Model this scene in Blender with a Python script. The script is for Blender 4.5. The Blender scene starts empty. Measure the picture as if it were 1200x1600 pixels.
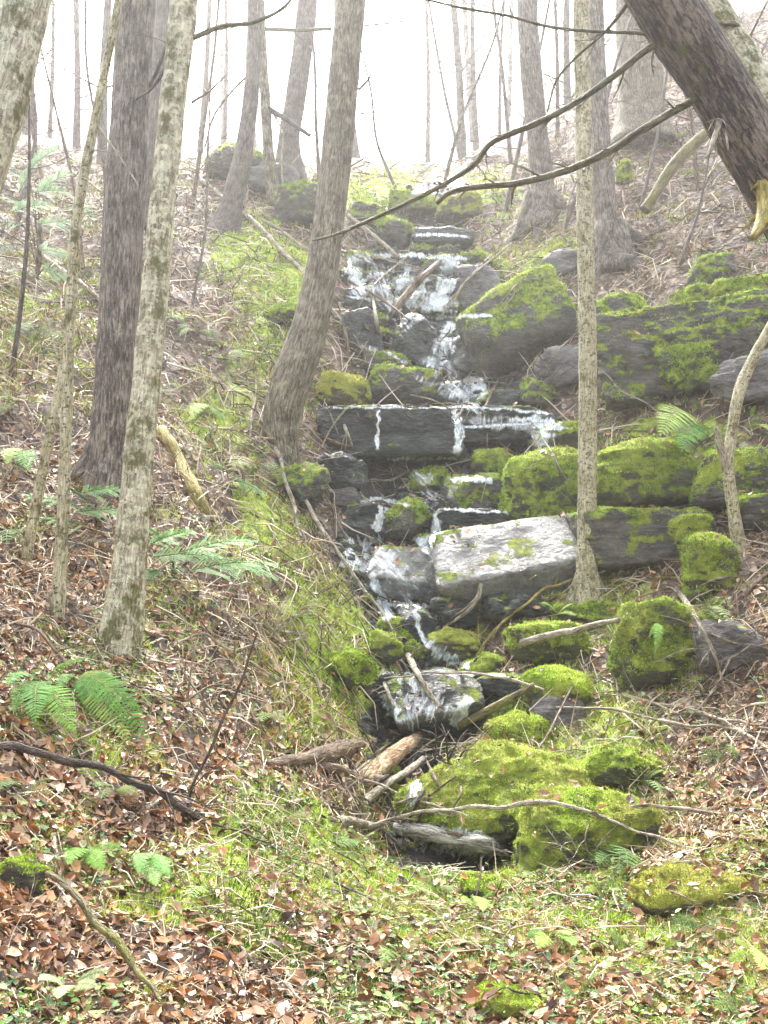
import bpy, bmesh, math, random
import numpy as np
from mathutils import Vector
from mathutils.bvhtree import BVHTree

C = bpy.context.scene
LINK = C.collection.objects.link
rng = np.random.default_rng(7)
random.seed(7)

# ---------------------------------------------------------------- camera
F, PITCH, CAMZ = 1500.0, math.radians(8), 1.6
cp, sp = math.cos(PITCH), math.sin(PITCH)
cam = bpy.data.cameras.new('camera'); co = bpy.data.objects.new('camera', cam); LINK(co)
co.location = (0, 0, CAMZ); co.rotation_euler = (math.pi/2 + PITCH, 0, 0)
cam.sensor_fit = 'VERTICAL'; cam.sensor_height = 36; cam.lens = 36*F/1600
cam.clip_start = 0.05; cam.clip_end = 600
C.camera = co
CAM = np.array([0, 0, CAMZ])

def ray(px, py):
    r = (px-600)/F; u = (800-py)/F
    d = np.array([r, cp-sp*u, sp+cp*u])
    return d/d[1]                       # y component = 1, so P = CAM + d*Y
def at(px, py, Y): return CAM + ray(px, py)*Y
def project(P):
    x = P[..., 0]; y = P[..., 1]; z = P[..., 2]-CAMZ
    d = y*cp+z*sp; v = -y*sp+z*cp
    return 600+F*x/d, 800-F*v/d

# ---------------------------------------------------------------- noise
def _h(ix, iy, iz, s):
    n = (ix*374761393+iy*668265263+iz*1274126177+s*974634777) & 0xffffffff
    n = ((n ^ (n >> 13))*1274126177) & 0xffffffff
    return ((n ^ (n >> 16)) & 0xffff)/32767.5-1
def vnoise(p, s=0):
    i = np.floor(p).astype(np.int64); f = p-i; f = f*f*(3-2*f)
    r = 0
    for dx in (0, 1):
        wx = f[:, 0] if dx else 1-f[:, 0]
        for dy in (0, 1):
            wy = f[:, 1] if dy else 1-f[:, 1]
            for dz in (0, 1):
                wz = f[:, 2] if dz else 1-f[:, 2]
                r = r+wx*wy*wz*_h(i[:, 0]+dx, i[:, 1]+dy, i[:, 2]+dz, s)
    return r
def fbm(p, o=4, s=0):
    r = 0; a = .5
    for k in range(o):
        r = r+a*vnoise(p*2**k+17.3*k, s+k); a *= .5
    return r

# ---------------------------------------------------------------- mesh helpers
def make_mesh(name, V, Fs, mat=None, smooth=True, attrs=None):
    """Fs: int array (n,3) or (n,4), or a list of such arrays"""
    if not isinstance(Fs, list): Fs = [Fs]
    me = bpy.data.meshes.new(name)
    V = np.asarray(V, np.float32)
    me.vertices.add(len(V)); me.vertices.foreach_set('co', V.ravel())
    loops = np.concatenate([f.ravel() for f in Fs]).astype(np.int32)
    tot = np.concatenate([np.full(len(f), f.shape[1]) for f in Fs]).astype(np.int32)
    st = np.concatenate([[0], np.cumsum(tot)[:-1]]).astype(np.int32)
    me.loops.add(len(loops)); me.loops.foreach_set('vertex_index', loops)
    me.polygons.add(len(tot)); me.polygons.foreach_set('loop_start', st); me.polygons.foreach_set('loop_total', tot)
    me.polygons.foreach_set('use_smooth', np.full(len(tot), smooth))
    for k, (ty, a) in (attrs or {}).items():
        at_ = me.attributes.new(k, ty, 'POINT')
        a = np.asarray(a, np.float32)
        if ty == 'FLOAT': at_.data.foreach_set('value', a.ravel())
        elif ty == 'FLOAT_VECTOR': at_.data.foreach_set('vector', a.ravel())
        else:
            c = np.ones((len(V), 4), np.float32); c[:, :3] = a
            at_.data.foreach_set('color', c.ravel())
    me.update(calc_edges=True)
    if mat: me.materials.append(mat)
    return me
def new_obj(name, me, parent=None, loc=None):
    o = bpy.data.objects.new(name, me); LINK(o)
    if loc is not None: o.location = [float(v) for v in loc]
    if parent: o.parent = parent
    return o
def tag(o, label=None, cat=None, group=None, kind=None):
    if label: o['label'] = label
    if cat: o['category'] = cat
    if group: o['group'] = group
    if kind: o['kind'] = kind
    return o

# ---------------------------------------------------------------- materials
class NT:
    def __init__(s, name):
        s.m = bpy.data.materials.new(name); s.m.use_nodes = True
        s.t = s.m.node_tree; s.t.nodes.clear()
        s.out = s.t.nodes.new('ShaderNodeOutputMaterial')
    def n(s, ty, inp=None, **kw):
        n = s.t.nodes.new('ShaderNode'+ty)
        for k, v in kw.items(): setattr(n, k, v)
        for k, v in (inp or {}).items(): s.set(n.inputs[k], v)
        return n
    def set(s, sock, v):
        if isinstance(v, bpy.types.NodeSocket): s.t.links.new(v, sock)
        elif isinstance(v, tuple) and len(v) == 3 and sock.type == 'RGBA': sock.default_value = (*v, 1)
        else: sock.default_value = v
    def math(s, op, a, b=0.0, c=0.0, clamp=False):
        n = s.n('Math', operation=op, use_clamp=clamp)
        s.set(n.inputs[0], a); s.set(n.inputs[1], b); s.set(n.inputs[2], c)
        return n.outputs[0]
    def noise(s, vec, scale, detail=5, rough=.55, out=0, dist=0):
        return s.n('TexNoise', {'Vector': vec, 'Scale': scale, 'Detail': detail, 'Roughness': rough, 'Distortion': dist}).outputs[out]
    def ramp(s, fac, stops):
        n = s.n('ValToRGB', {'Fac': fac}); e = n.color_ramp.elements
        while len(e) < len(stops): e.new(.5)
        for el, (p, c) in zip(e, stops):
            el.position = p; el.color = (*c, 1) if isinstance(c, tuple) else (c, c, c, 1)
        return n.outputs[0]
    def mix(s, fac, a, b, mode='MIX'):
        n = s.n('Mix', data_type='RGBA', blend_type=mode)
        s.set(n.inputs[0], fac); s.set(n.inputs[6], a); s.set(n.inputs[7], b)
        return n.outputs[2]
    def scale(s, vec, v):
        return s.n('VectorMath', {0: vec, 1: v}, operation='MULTIPLY').outputs[0]
    def attr(s, name, out='Fac'): return s.n('Attribute', attribute_name=name).outputs[out]
    def bump(s, h, dist, strength=1.0, normal=None):
        d = {'Height': h, 'Distance': dist, 'Strength': strength}
        if normal is not None: d['Normal'] = normal
        return s.n('Bump', d).outputs[0]
    def pbsdf(s, **k):
        return s.n('BsdfPrincipled', {a.replace('_', ' '): v for a, v in k.items()}).outputs[0]
    def done(s, sh): s.t.links.new(sh, s.out.inputs[0]); return s.m
    def pos(s): return s.n('NewGeometry').outputs['Position']

MOSS_D, MOSS_M, MOSS_L, MOSS_Y = (.035, .06, .01), (.22, .33, .025), (.52, .66, .08), (.58, .6, .08)

def moss_colour(t, p):
    a = t.noise(p, 9, 6, .7); b = t.noise(p, 1.3, 3)
    base = t.ramp(a, [(.34, MOSS_D), (.47, MOSS_M), (.62, MOSS_L)])
    return t.mix(t.ramp(b, [(.48, 0.), (.68, .55)]), base, MOSS_Y)

def m_ground():
    t = NT('forest_floor'); p = t.pos()
    a = t.noise(p, 2.5, 8, .65); 
    vo = t.n('TexVoronoi', {'Vector': t.mix(.12, p, t.noise(p, 6, 3, out=1)), 'Scale': 13.0, 'Randomness': 1.0})
    cell = t.n('SeparateColor', {0: vo.outputs['Color']}).outputs[0]
    leaf = t.ramp(cell, [(0., (.045, .03, .025)), (.35, (.13, .085, .06)), (.6, (.22, .15, .11)), (.85, (.33, .26, .2)), (1., (.5, .43, .36))])
    soil = t.ramp(a, [(.3, (.035, .026, .022)), (.6, (.14, .1, .075)), (.8, (.26, .19, .14))])
    col = t.mix(t.ramp(t.noise(p, 5, 4), [(.4, 0.), (.55, .85)]), soil, leaf)
    mo = t.math('ADD', t.attr('moss'), t.math('MULTIPLY', t.math('SUBTRACT', t.noise(p, 3.2, 7, .7), .5), 1.8))
    col = t.mix(t.ramp(mo, [(.38, 0.), (.58, .9)]), col, moss_colour(t, p))
    bed = t.math('ADD', t.attr('bed'), t.math('MULTIPLY', t.math('SUBTRACT', t.noise(p, 4, 5), .5), .6))
    bm = t.ramp(bed, [(.4, 0.), (.6, 1.)])
    wet = t.ramp(t.noise(p, 5, 6), [(.35, (.02, .022, .022)), (.6, (.075, .075, .07)), (.8, (.16, .15, .14))])
    col = t.mix(bm, col, wet)
    h = t.math('ADD', t.noise(p, 14, 8, .7), t.math('MULTIPLY', vo.outputs['Distance'], .7))
    return t.done(t.pbsdf(Base_Color=col, Roughness=t.ramp(bm, [(0., .75), (1., .3)]), Normal=t.bump(h, .05)))

def m_rock(name, dark, mid, light, mossy=.5, wet=.6, yellow=0., strat=3.2):
    t = NT(name); p = t.pos()
    q = t.scale(p, (1, 1, strat))
    a = t.noise(q, 2.2, 8, .66, dist=.4); b = t.noise(q, 11, 8, .7)
    col = t.ramp(t.math('ADD', t.math('MULTIPLY', a, .6), t.math('MULTIPLY', b, .4)), [(.36, dark), (.5, mid), (.64, light)])
    nz = t.n('SeparateXYZ', {0: t.n('NewGeometry').outputs['Normal']}).outputs[2]
    ms = t.math('ADD', t.math('MULTIPLY', nz, .5), t.math('MULTIPLY', t.math('SUBTRACT', t.noise(p, 3.0, 7, .65), .5), 2.2))
    ms = t.math('ADD', ms, mossy)
    mk = t.ramp(ms, [(.64, 0.), (.78, .95)])
    mc = moss_colour(t, p)
    if yellow: mc = t.mix(yellow, mc, MOSS_Y)
    col = t.mix(t.ramp(t.noise(p, 16, 7, .75), [(.6, 0.), (.68, .7)]), col, light)
    col = t.mix(mk, col, mc)
    crack = t.n('TexVoronoi', {'Vector': t.mix(.15, q, t.noise(q, 3, 3, out=1)), 'Scale': 2.2}, feature='DISTANCE_TO_EDGE').outputs[0]
    cr = t.ramp(crack, [(0., 0.), (.06, 1.)])
    col = t.mix(t.math('MULTIPLY', cr, 1.), t.mix(.25, col, dark), col)
    h = t.math('ADD', t.math('ADD', b, t.math('MULTIPLY', cr, .12)), t.math('MULTIPLY', t.math('MULTIPLY', mk, t.noise(p, 40, 4, .8)), .8))
    return t.done(t.pbsdf(Base_Color=col, Roughness=t.math('ADD', wet, t.math('MULTIPLY', mk, .9-wet), clamp=True), Normal=t.bump(h, .1)))

def m_bark(name, dark, mid, light, furrow=1.0, moss=.0, blotch=None, blotch_amt=.5, scale=1.0, mosscol=(.16, .2, .05)):
    t = NT(name); p = t.attr('tc', 'Vector')
    q = t.scale(p, (1, 1, .16))
    a = t.noise(q, 42*scale, 8, .68, dist=.3); b = t.noise(p, 5, 6, .6)
    f = t.math('ADD', t.math('MULTIPLY', a, .65), t.math('MULTIPLY', b, .35))
    cv = t.n('TexVoronoi', {'Vector': t.mix(.1, t.scale(p, (1, 1, .1)), t.noise(t.scale(p, (1, 1, .3)), 14, 5, out=1)), 'Scale': 44.0*scale}, feature='DISTANCE_TO_EDGE').outputs[0]
    ck = t.ramp(cv, [(0., 0.), (.14, 1.)])
    f = t.math('ADD', f, t.math('MULTIPLY', t.math('SUBTRACT', ck, .7), .05*furrow))
    col = t.ramp(f, [(.4, dark), (.49, mid), (.6, light)])
    if blotch:
        bl = t.ramp(t.noise(t.scale(p, (1, 1, 1.5)), 13*scale, 7, .68), [(.62-.3*blotch_amt, 0.), (.68-.3*blotch_amt, 1.)])
        col = t.mix(bl, col, blotch)
    if moss:
        mk = t.ramp(t.noise(t.scale(p, (1, 1, .7)), 7*scale, 7, .7), [(.66-.3*moss, 0.), (.76-.3*moss, .9)])
        col = t.mix(mk, col, t.mix(t.noise(p, 30, 4), mosscol, tuple(v*.35 for v in mosscol)))
    col = t.mix(1.0, col, (1., .94, .82), 'MULTIPLY')
    return t.done(t.pbsdf(Base_Color=col, Roughness=.7, Normal=t.bump(t.math('ADD', t.math('MULTIPLY', ck, .5), t.math('ADD', a, t.math('MULTIPLY', t.noise(p, 60, 5, .7), .4))), .035*furrow)))

def m_attr(name, rough=.6, mult=(1, 1, 1), spec=.5, transl=0.):
    t = NT(name); c = t.attr('col', 'Color')
    c = t.mix(1.0, c, mult, 'MULTIPLY')
    sh = t.pbsdf(Base_Color=c, Roughness=rough)
    if transl:
        sh = t.n('MixShader', {0: transl, 1: sh, 2: t.n('BsdfTranslucent', {0: c}).outputs[0]}).outputs[0]
    return t.done(sh)

def m_foam():
    t = NT('white_water'); p = t.attr('tc', 'Vector')
    st = t.noise(t.scale(p, (1, .14, 1)), 24, 4, .6)
    edge = t.attr('edge')
    big = t.noise(t.scale(p, (1, .22, 1)), 13, 5, .65)
    v = t.math('ADD', t.math('MULTIPLY', t.math('SUBTRACT', st, .5), 1.0), t.math('ADD', t.math('MULTIPLY', edge, .5), t.math('MULTIPLY', t.math('SUBTRACT', big, .5), .75)))
    a = t.ramp(v, [(.16, 0.), (.4, 1.)])
    br = t.noise(t.scale(p, (1, .4, 1)), 60, 5, .7)
    col = t.ramp(br, [(.36, (.3, .4, .45)), (.5, (.75, .82, .85)), (.6, (.95, .96, .97))])
    foam = t.pbsdf(Base_Color=col, Roughness=.35, Normal=t.bump(br, .02))
    film = t.n('MixShader', {0: .22, 1: t.n('BsdfTransparent').outputs[0], 2: t.n('BsdfGlossy', {'Roughness': .15, 'Normal': t.bump(st, .03)}).outputs[0]}).outputs[0]
    thin = t.ramp(v, [(.0, 0.), (.2, 1.)])
    film = t.n('MixShader', {0: thin, 1: t.n('BsdfTransparent').outputs[0], 2: film}).outputs[0]
    return t.done(t.n('MixShader', {0: a, 1: film, 2: foam}).outputs[0])

M = {}
M['ground'] = m_ground()
M['rock_dry'] = m_rock('grey_rock', (.07, .066, .066), (.22, .21, .21), (.46, .44, .43), .12, .6)
M['rock_wet'] = m_rock('wet_dark_rock', (.015, .022, .022), (.062, .07, .068), (.21, .225, .22), .25, .3)
M['rock_moss'] = m_rock('mossy_rock', (.04, .042, .034), (.14, .135, .12), (.34, .32, .29), .62, .6)
M['rock_full'] = m_rock('moss_covered_rock', (.04, .045, .025), (.13, .14, .08), (.26, .27, .18), .84, .75, .15)
M['rock_yellow'] = m_rock('yellow_moss_rock', (.06, .055, .025), (.16, .14, .07), (.3, .26, .15), .75, .75, .6)
M['rock_slab'] = m_rock('pale_wet_slab', (.12, .12, .12), (.26, .26, .25), (.47, .47, .46), .24, .32, 0., 1.3)
M['bark_grey'] = m_bark('grey_brown_bark', (.06, .05, .048), (.2, .175, .165), (.46, .43, .41), 1.3, .2)
M['bark_olive'] = m_bark('olive_grey_bark', (.07, .062, .05), (.24, .215, .175), (.5, .48, .4), 1.2, .28)
M['bark_dark'] = m_bark('dark_mossy_bark', (.02, .014, .012), (.11, .075, .06), (.36, .3, .26), 1.8, .3, None, .12)
M['bark_birch'] = m_bark('lichen_spotted_pale_bark', (.2, .17, .12), (.52, .49, .4), (.8, .79, .7), .7, .55, (.82, .86, .72), .45, 1.0, (.2, .21, .05))
M['bark_speck'] = m_bark('speckled_pale_bark', (.26, .25, .13), (.58, .56, .4), (.88, .88, .74), .6, .45, (.1, .085, .045), .22, 1.9, (.22, .2, .07))
M['bark_far'] = m_bark('far_bark', (.07, .06, .06), (.16, .14, .14), (.3, .27, .26), 1, .1)
M['stick_pale'] = m_bark('bleached_stick', (.16, .13, .1), (.46, .42, .36), (.8, .77, .7), .8, .24, None, .5, 1.5)
M['stick_brown'] = m_bark('brown_stick', (.05, .035, .025), (.17, .12, .09), (.36, .29, .23), .5, .2)
M['stick_dark'] = m_bark('dark_stick', (.02, .014, .012), (.06, .045, .04), (.16, .13, .12), .4, .1)
M['stick_moss'] = m_bark('mossy_log', (.07, .06, .03), (.2, .17, .09), (.36, .33, .2), .7, .62, None, .5, 1.0, (.3, .32, .06))
M['stick_yellow'] = m_bark('yellow_mossy_log', (.2, .15, .03), (.42, .35, .08), (.6, .55, .25), .7, .5, None, .5, 1.0, (.36, .34, .06))
M['branch_moss'] = m_bark('mossy_branch_bark', (.05, .05, .03), (.15, .14, .09), (.35, .33, .26), .4, .45, None, .5, 1.6, (.2, .24, .08))
M['drift'] = m_bark('silvery_driftwood', (.2, .2, .2), (.55, .56, .56), (.85, .87, .88), 1.2, .05)
M['wood_split'] = m_bark('split_wood', (.2, .1, .05), (.5, .33, .2), (.8, .68, .52), .8, .05)
M['leaf'] = m_attr('dead_leaves', .32, (.92, .76, .6))
M['moss_blade'] = m_attr('moss_tufts', .7, (1, 1, 1), transl=.25)
M['green'] = m_attr('green_leaf', .75, (.8, .82, .8), transl=.25)
M['straw'] = m_attr('straw', .6, (.86, .78, .64))
M['foam'] = m_foam()

# ---------------------------------------------------------------- terrain
cols = {
 -150: {1600:2.8,1200:4.2,1000:5.3,800:7.2,600:9.6,400:13,250:17.5,150:25},
 0:  {1600:3.2,1400:4.0,1200:5.0,1000:6.4,800:8.5,600:11.2,400:15,300:18.5,205:26,178:40,168:60},
 200:{1600:3.5,1400:4.5,1200:5.7,1000:7.4,750:10,600:12.2,450:15,330:19,250:25,225:40},
 400:{1600:3.8,1400:5.0,1200:6.8,1000:8.8,850:10.6,700:12.6,600:14,450:16.5,330:19.6,260:24,245:40},
 500:{1600:3.9,1400:5.6,1300:6.6,1200:7.8,1100:8.9,1000:10,900:11.2,800:12.7,700:13.9,600:15.1,450:17.2,330:19.9,275:23,255:38,247:60},
 600:{1600:4.0,1450:5.3,1370:6.6,1330:8.0,1200:9.2,1130:9.9,1040:10.9,950:11.8,880:12.6,800:13.4,720:14.3,640:15.0,560:16.2,490:17.3,400:19,340:20.4,290:22.5,262:34,252:60},
 680:{1600:4.1,1450:5.4,1360:6.9,1325:8.3,1200:9.3,1130:9.9,1020:11,950:11.9,880:12.7,800:13.5,720:14.4,640:15.1,560:16.3,490:17.4,400:19.1,340:20.6,290:22.7,258:34,248:60},
 800:{1600:4.2,1450:5.4,1370:6.7,1330:8.0,1200:9,1100:10,1000:11,900:12.1,800:13.2,700:14.3,600:15.4,500:16.7,400:18.3,340:19.8,260:23.2,215:30,185:42,172:60},
 950:{1600:4.2,1450:5.3,1370:6.4,1300:7.6,1200:8.6,1100:9.6,1000:10.5,900:11.4,800:12.3,700:13.2,630:14,500:15.3,400:16.9,300:19,200:21.8,130:25.5,70:33,45:60},
 1100:{1600:4.2,1400:5.7,1300:6.9,1200:8,1100:9,1000:9.9,900:10.7,800:11.5,700:12.4,630:13,480:14.2,400:15.6,300:17.8,200:20.6,100:23.4,20:28,-50:40},
 1200:{1600:4.2,1400:5.6,1200:7.6,1000:9.4,800:11,630:12.4,450:13.8,300:16.8,200:19.3,90:22.6,0:26.5,-90:38,-110:60},
 1350:{1600:4.2,1200:7,800:10,500:12.4,300:15.6,100:21,-60:28},
}
ctrl = []
for px, d in cols.items():
    for py, Y in d.items():
        P = at(px, py, Y); ctrl.append((P[0]/Y, math.log(Y), P[2]))
for t_, Y, z in [(-1.3,1,.25),(-.5,1.3,.25),(0,1,.0),(.5,1.3,-.02),(1.3,1,.05),(-.8,1.6,.4),(.8,1.6,.0),(-.8,2.8,.95),(.8,2.8,.08),(-1.4,2.8,1.6),(1.4,2.8,.35),(-.8,.75,.12),(.8,.75,0),(-1.4,.75,.15),(1.4,.75,0),(-.8,5,2.4),(.8,5,.75),(-1.4,5,3.6),(-1.4,12,12),(-1.2,28,24),(1.3,5,1.8),(1.3,12,9),(1.2,28,21),
                 (-1.2,90,62),(-.4,92,54),(0,92,51),(.4,92,75),(1.2,90,100)]:
    ctrl.append((t_, math.log(Y), z))
ctrl = np.array(ctrl)
KX = 2.6
cx = np.c_[ctrl[:, 0]*KX, ctrl[:, 1]]; cz = ctrl[:, 2]
def tps(a, b):
    r2 = ((a[:, None, :]-b[None])**2).sum(2)
    return np.where(r2 > 1e-12, r2*np.log(r2+1e-12), 0)
n = len(cx)
A = np.zeros((n+3, n+3)); A[:n, :n] = tps(cx, cx)+np.eye(n)*2e-3
A[:n, n] = 1; A[:n, n+1:] = cx; A[n, :n] = 1; A[n+1:, :n] = cx.T
W = np.linalg.solve(A, np.r_[cz, 0, 0, 0])

STREAM = [(690,1322,90),(650,1250,50),(640,1190,60),(655,1125,80),(700,1060,70),(670,1010,45),(640,960,50),(590,900,45),(600,830,75),(680,780,100),(690,720,110),(690,660,160),(700,600,80),(680,540,65),(680,470,90),(650,410,85),(665,360,60),(690,300,40)]
MOSSP = [(180,1180,90,40,.3),(470,1010,70,60,.4),(540,1090,60,50,.45),(420,830,50,60,.35),(820,1180,160,70,.8),(900,1250,150,60,.5),(540,1040,70,40,.6),(480,1330,110,60,.45),(560,1370,90,40,.4),(720,1400,140,40,.5),(900,1420,150,50,.4),(1150,1450,110,60,.5),
 (1000,1560,120,60,.4),(820,1600,120,60,.35),(700,1460,90,40,.35),(1120,1560,120,60,.4),(560,1560,60,40,.4),(440,460,60,70,.5),(390,400,60,50,.5),(400,760,60,50,.25),(330,650,60,50,.35),
 (540,960,50,60,.35),(450,900,40,40,.25),(780,470,90,80,.3),(900,930,140,60,.4),(1060,690,160,60,.3),(880,400,80,30,.3),(100,1130,120,60,.3),(700,300,140,25,.35),(620,300,100,30,.45),
 (60,500,100,130,.25),(200,1000,110,60,.25),(270,1390,130,60,.25),(880,1130,90,60,.4),(1080,1020,90,60,.2),(640,1420,120,60,.3),(470,1130,60,60,.2),(1000,1400,200,40,.35),(1050,1500,260,110,.3),(110,1340,70,50,.35),(290,1430,90,50,.4),(60,1570,90,50,.4),(560,1580,60,40,.35),(430,1480,90,40,.3),(330,1330,80,40,.35),(230,1560,70,40,.3),(1150,1330,60,30,.25),(820,1130,120,60,.4),(300,900,120,60,.12),(400,1280,120,60,.3),(660,1560,200,70,.2),(420,580,80,60,.25)]
NS, NTT = 460, 470
tt = np.sinh(np.linspace(-2.0, 2.0, NTT))/np.sinh(2.0)*1.5
ss = np.concatenate([np.linspace(math.log(.7), math.log(3), 30, endpoint=False), np.linspace(math.log(3), math.log(26), NS-70, endpoint=False), np.linspace(math.log(26), math.log(95), 40)])
T, S = np.meshgrid(tt, ss)
g = np.c_[T.ravel()*KX, S.ravel()]
Z = np.concatenate([tps(g[i:i+20000], cx)@W[:n]+W[n]+g[i:i+20000]@W[n+1:] for i in range(0, len(g), 20000)])
Yg = np.exp(S.ravel()); Xg = T.ravel()*Yg
P = np.c_[Xg, Yg, Z]
px, py = project(P)
vis = (Yg > 2)
bed = np.zeros(len(P))
for i in range(len(STREAM)-1):
    a = np.array(STREAM[i], float); b = np.array(STREAM[i+1], float)
    ab = b[:2]-a[:2]; u = np.clip(((px-a[0])*ab[0]+(py-a[1])*ab[1])/(ab@ab), 0, 1)
    d = np.hypot(px-a[0]-u*ab[0], py-a[1]-u*ab[1])/(a[2]+u*(b[2]-a[2]))
    bed = np.maximum(bed, np.clip(1.35-d*.85, 0, 1))
bed *= vis & (Yg > 7.3) & (Yg < 25)
moss = np.zeros(len(P))
for (a, b, c, d, e) in MOSSP:
    moss += 1.35*e*np.exp(-(((px-a)/c)**2+((py-b)/d)**2)*.8)*vis
moss = np.clip(moss+.13, 0, 1)
q = P*np.array([1, 1, .6])
sc = np.clip(Yg/8, .5, 2.2)
Z = Z+fbm(q*.8, 4, 3)*.34*np.clip(Yg/9, .35, 1.5)+fbm(q*3.5, 4, 9)*.13*np.clip(Yg/8, .5, 1.3)
Z = Z-bed*.16*(Yg > 7.5)
# bedrock steps inside the channel
step = .55; zq = (Z/step); zs = (np.floor(zq)+np.clip((zq-np.floor(zq)-.62)/.38, 0, 1))*step
Z = Z*(1-bed*.55)+zs*bed*.55+np.where(bed > .3, fbm(P*5, 3, 5)*.1, 0)
TV = np.c_[Xg, Yg, Z]
idx = np.arange(len(TV)).reshape(len(ss), NTT)
TF = np.stack([idx[:-1, :-1], idx[:-1, 1:], idx[1:, 1:], idx[1:, :-1]], -1).reshape(-1, 4)
me = make_mesh('ground', TV, TF, M['ground'], True, {'moss': ('FLOAT', moss), 'bed': ('FLOAT', bed)})
tag(new_obj('ground', me), 'steep leaf covered sides of the wooded hollow', kind='structure')
Zg = Z.reshape(len(ss), NTT); MOg = moss.reshape(len(ss), NTT); BEg = bed.reshape(len(ss), NTT)
def samp(G, t_, s_):
    i = np.clip(np.searchsorted(ss, s_)-1, 0, len(ss)-2); j = np.clip(np.searchsorted(tt, t_)-1, 0, NTT-2)
    u = (s_-ss[i])/(ss[i+1]-ss[i]); v = (t_-tt[j])/(tt[j+1]-tt[j])
    return G[i, j]*(1-u)*(1-v)+G[i+1, j]*u*(1-v)+G[i, j+1]*(1-u)*v+G[i+1, j+1]*u*v
bvhT = BVHTree.FromPolygons(TV.tolist(), TF.tolist())
ALLV, ALLF, NV = [TV], TF.tolist(), len(TV)
def hit(px, py, bvh=None):
    d = ray(px, py)
    r = (bvh or bvhT).ray_cast(Vector(CAM), Vector(d/np.linalg.norm(d)), 200)
    if r[0] is None: return at(px, py, 60), np.array([0, -1, 0.])
    return np.array(r[0]), np.array(r[1])

# ---------------------------------------------------------------- rocks
_ico = {}
def ico(k):
    if k not in _ico:
        bm = bmesh.new(); bmesh.ops.create_icosphere(bm, subdivisions=k, radius=1)
        _ico[k] = (np.array([v.co[:] for v in bm.verts]), np.array([[v.index for v in f.verts] for f in bm.faces])); bm.free()
    return _ico[k]
MOSSCOL = [(.06, .11, .015), (.2, .34, .02), (.38, .55, .05), (.52, .68, .09), (.62, .68, .16), (.32, .38, .06)]
def blades(V, Fc, count, length, thr, seed, cols, mask_s=2.5, up=.3, width=.35, droop=.3):
    """short tufts growing out of the upward faces of a mesh"""
    r = np.random.default_rng(seed)
    a, b, c = V[Fc[:, 0]], V[Fc[:, 1]], V[Fc[:, 2]]
    nrm = np.cross(b-a, c-a); ar = np.linalg.norm(nrm, axis=1); nrm /= ar[:, None]+1e-12
    ctr = (a+b+c)/3
    w = ar*(nrm[:, 2]+fbm(ctr*mask_s, 3, seed)*1.3 > thr)
    if w.sum() <= 0: return None
    f = r.choice(len(Fc), count, p=w/w.sum())
    u = r.random((count, 2)); u = np.where((u.sum(1) > 1)[:, None], 1-u, u)
    p = a[f]+(b[f]-a[f])*u[:, :1]+(c[f]-a[f])*u[:, 1:]
    d = nrm[f]*.6+r.normal(size=(count, 3))*.55; d[:, 2] += up
    d /= np.linalg.norm(d, axis=1)[:, None]
    L = length*r.uniform(.4, 1.4, count)[:, None]
    s = np.cross(d, r.normal(size=(count, 3))); s /= np.linalg.norm(s, axis=1)[:, None]+1e-9
    tip = p+d*L; tip[:, 2] -= L[:, 0]*droop*r.random(count)
    BV = np.stack([p-s*L*width/2-d*L*.15, p+s*L*width/2-d*L*.15, tip], 1).reshape(-1, 3)
    BF = np.arange(count*3).reshape(-1, 3)
    k = np.clip((vnoise(p*3, seed+3)*.5+.5)*len(cols)+r.uniform(-1.3, 1.3, count), 0, len(cols)-1).astype(int)
    col = np.array(cols)[k]*r.uniform(.7, 1.3, (count, 1))
    return BV, BF, np.repeat(col, 3, 0)

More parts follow.
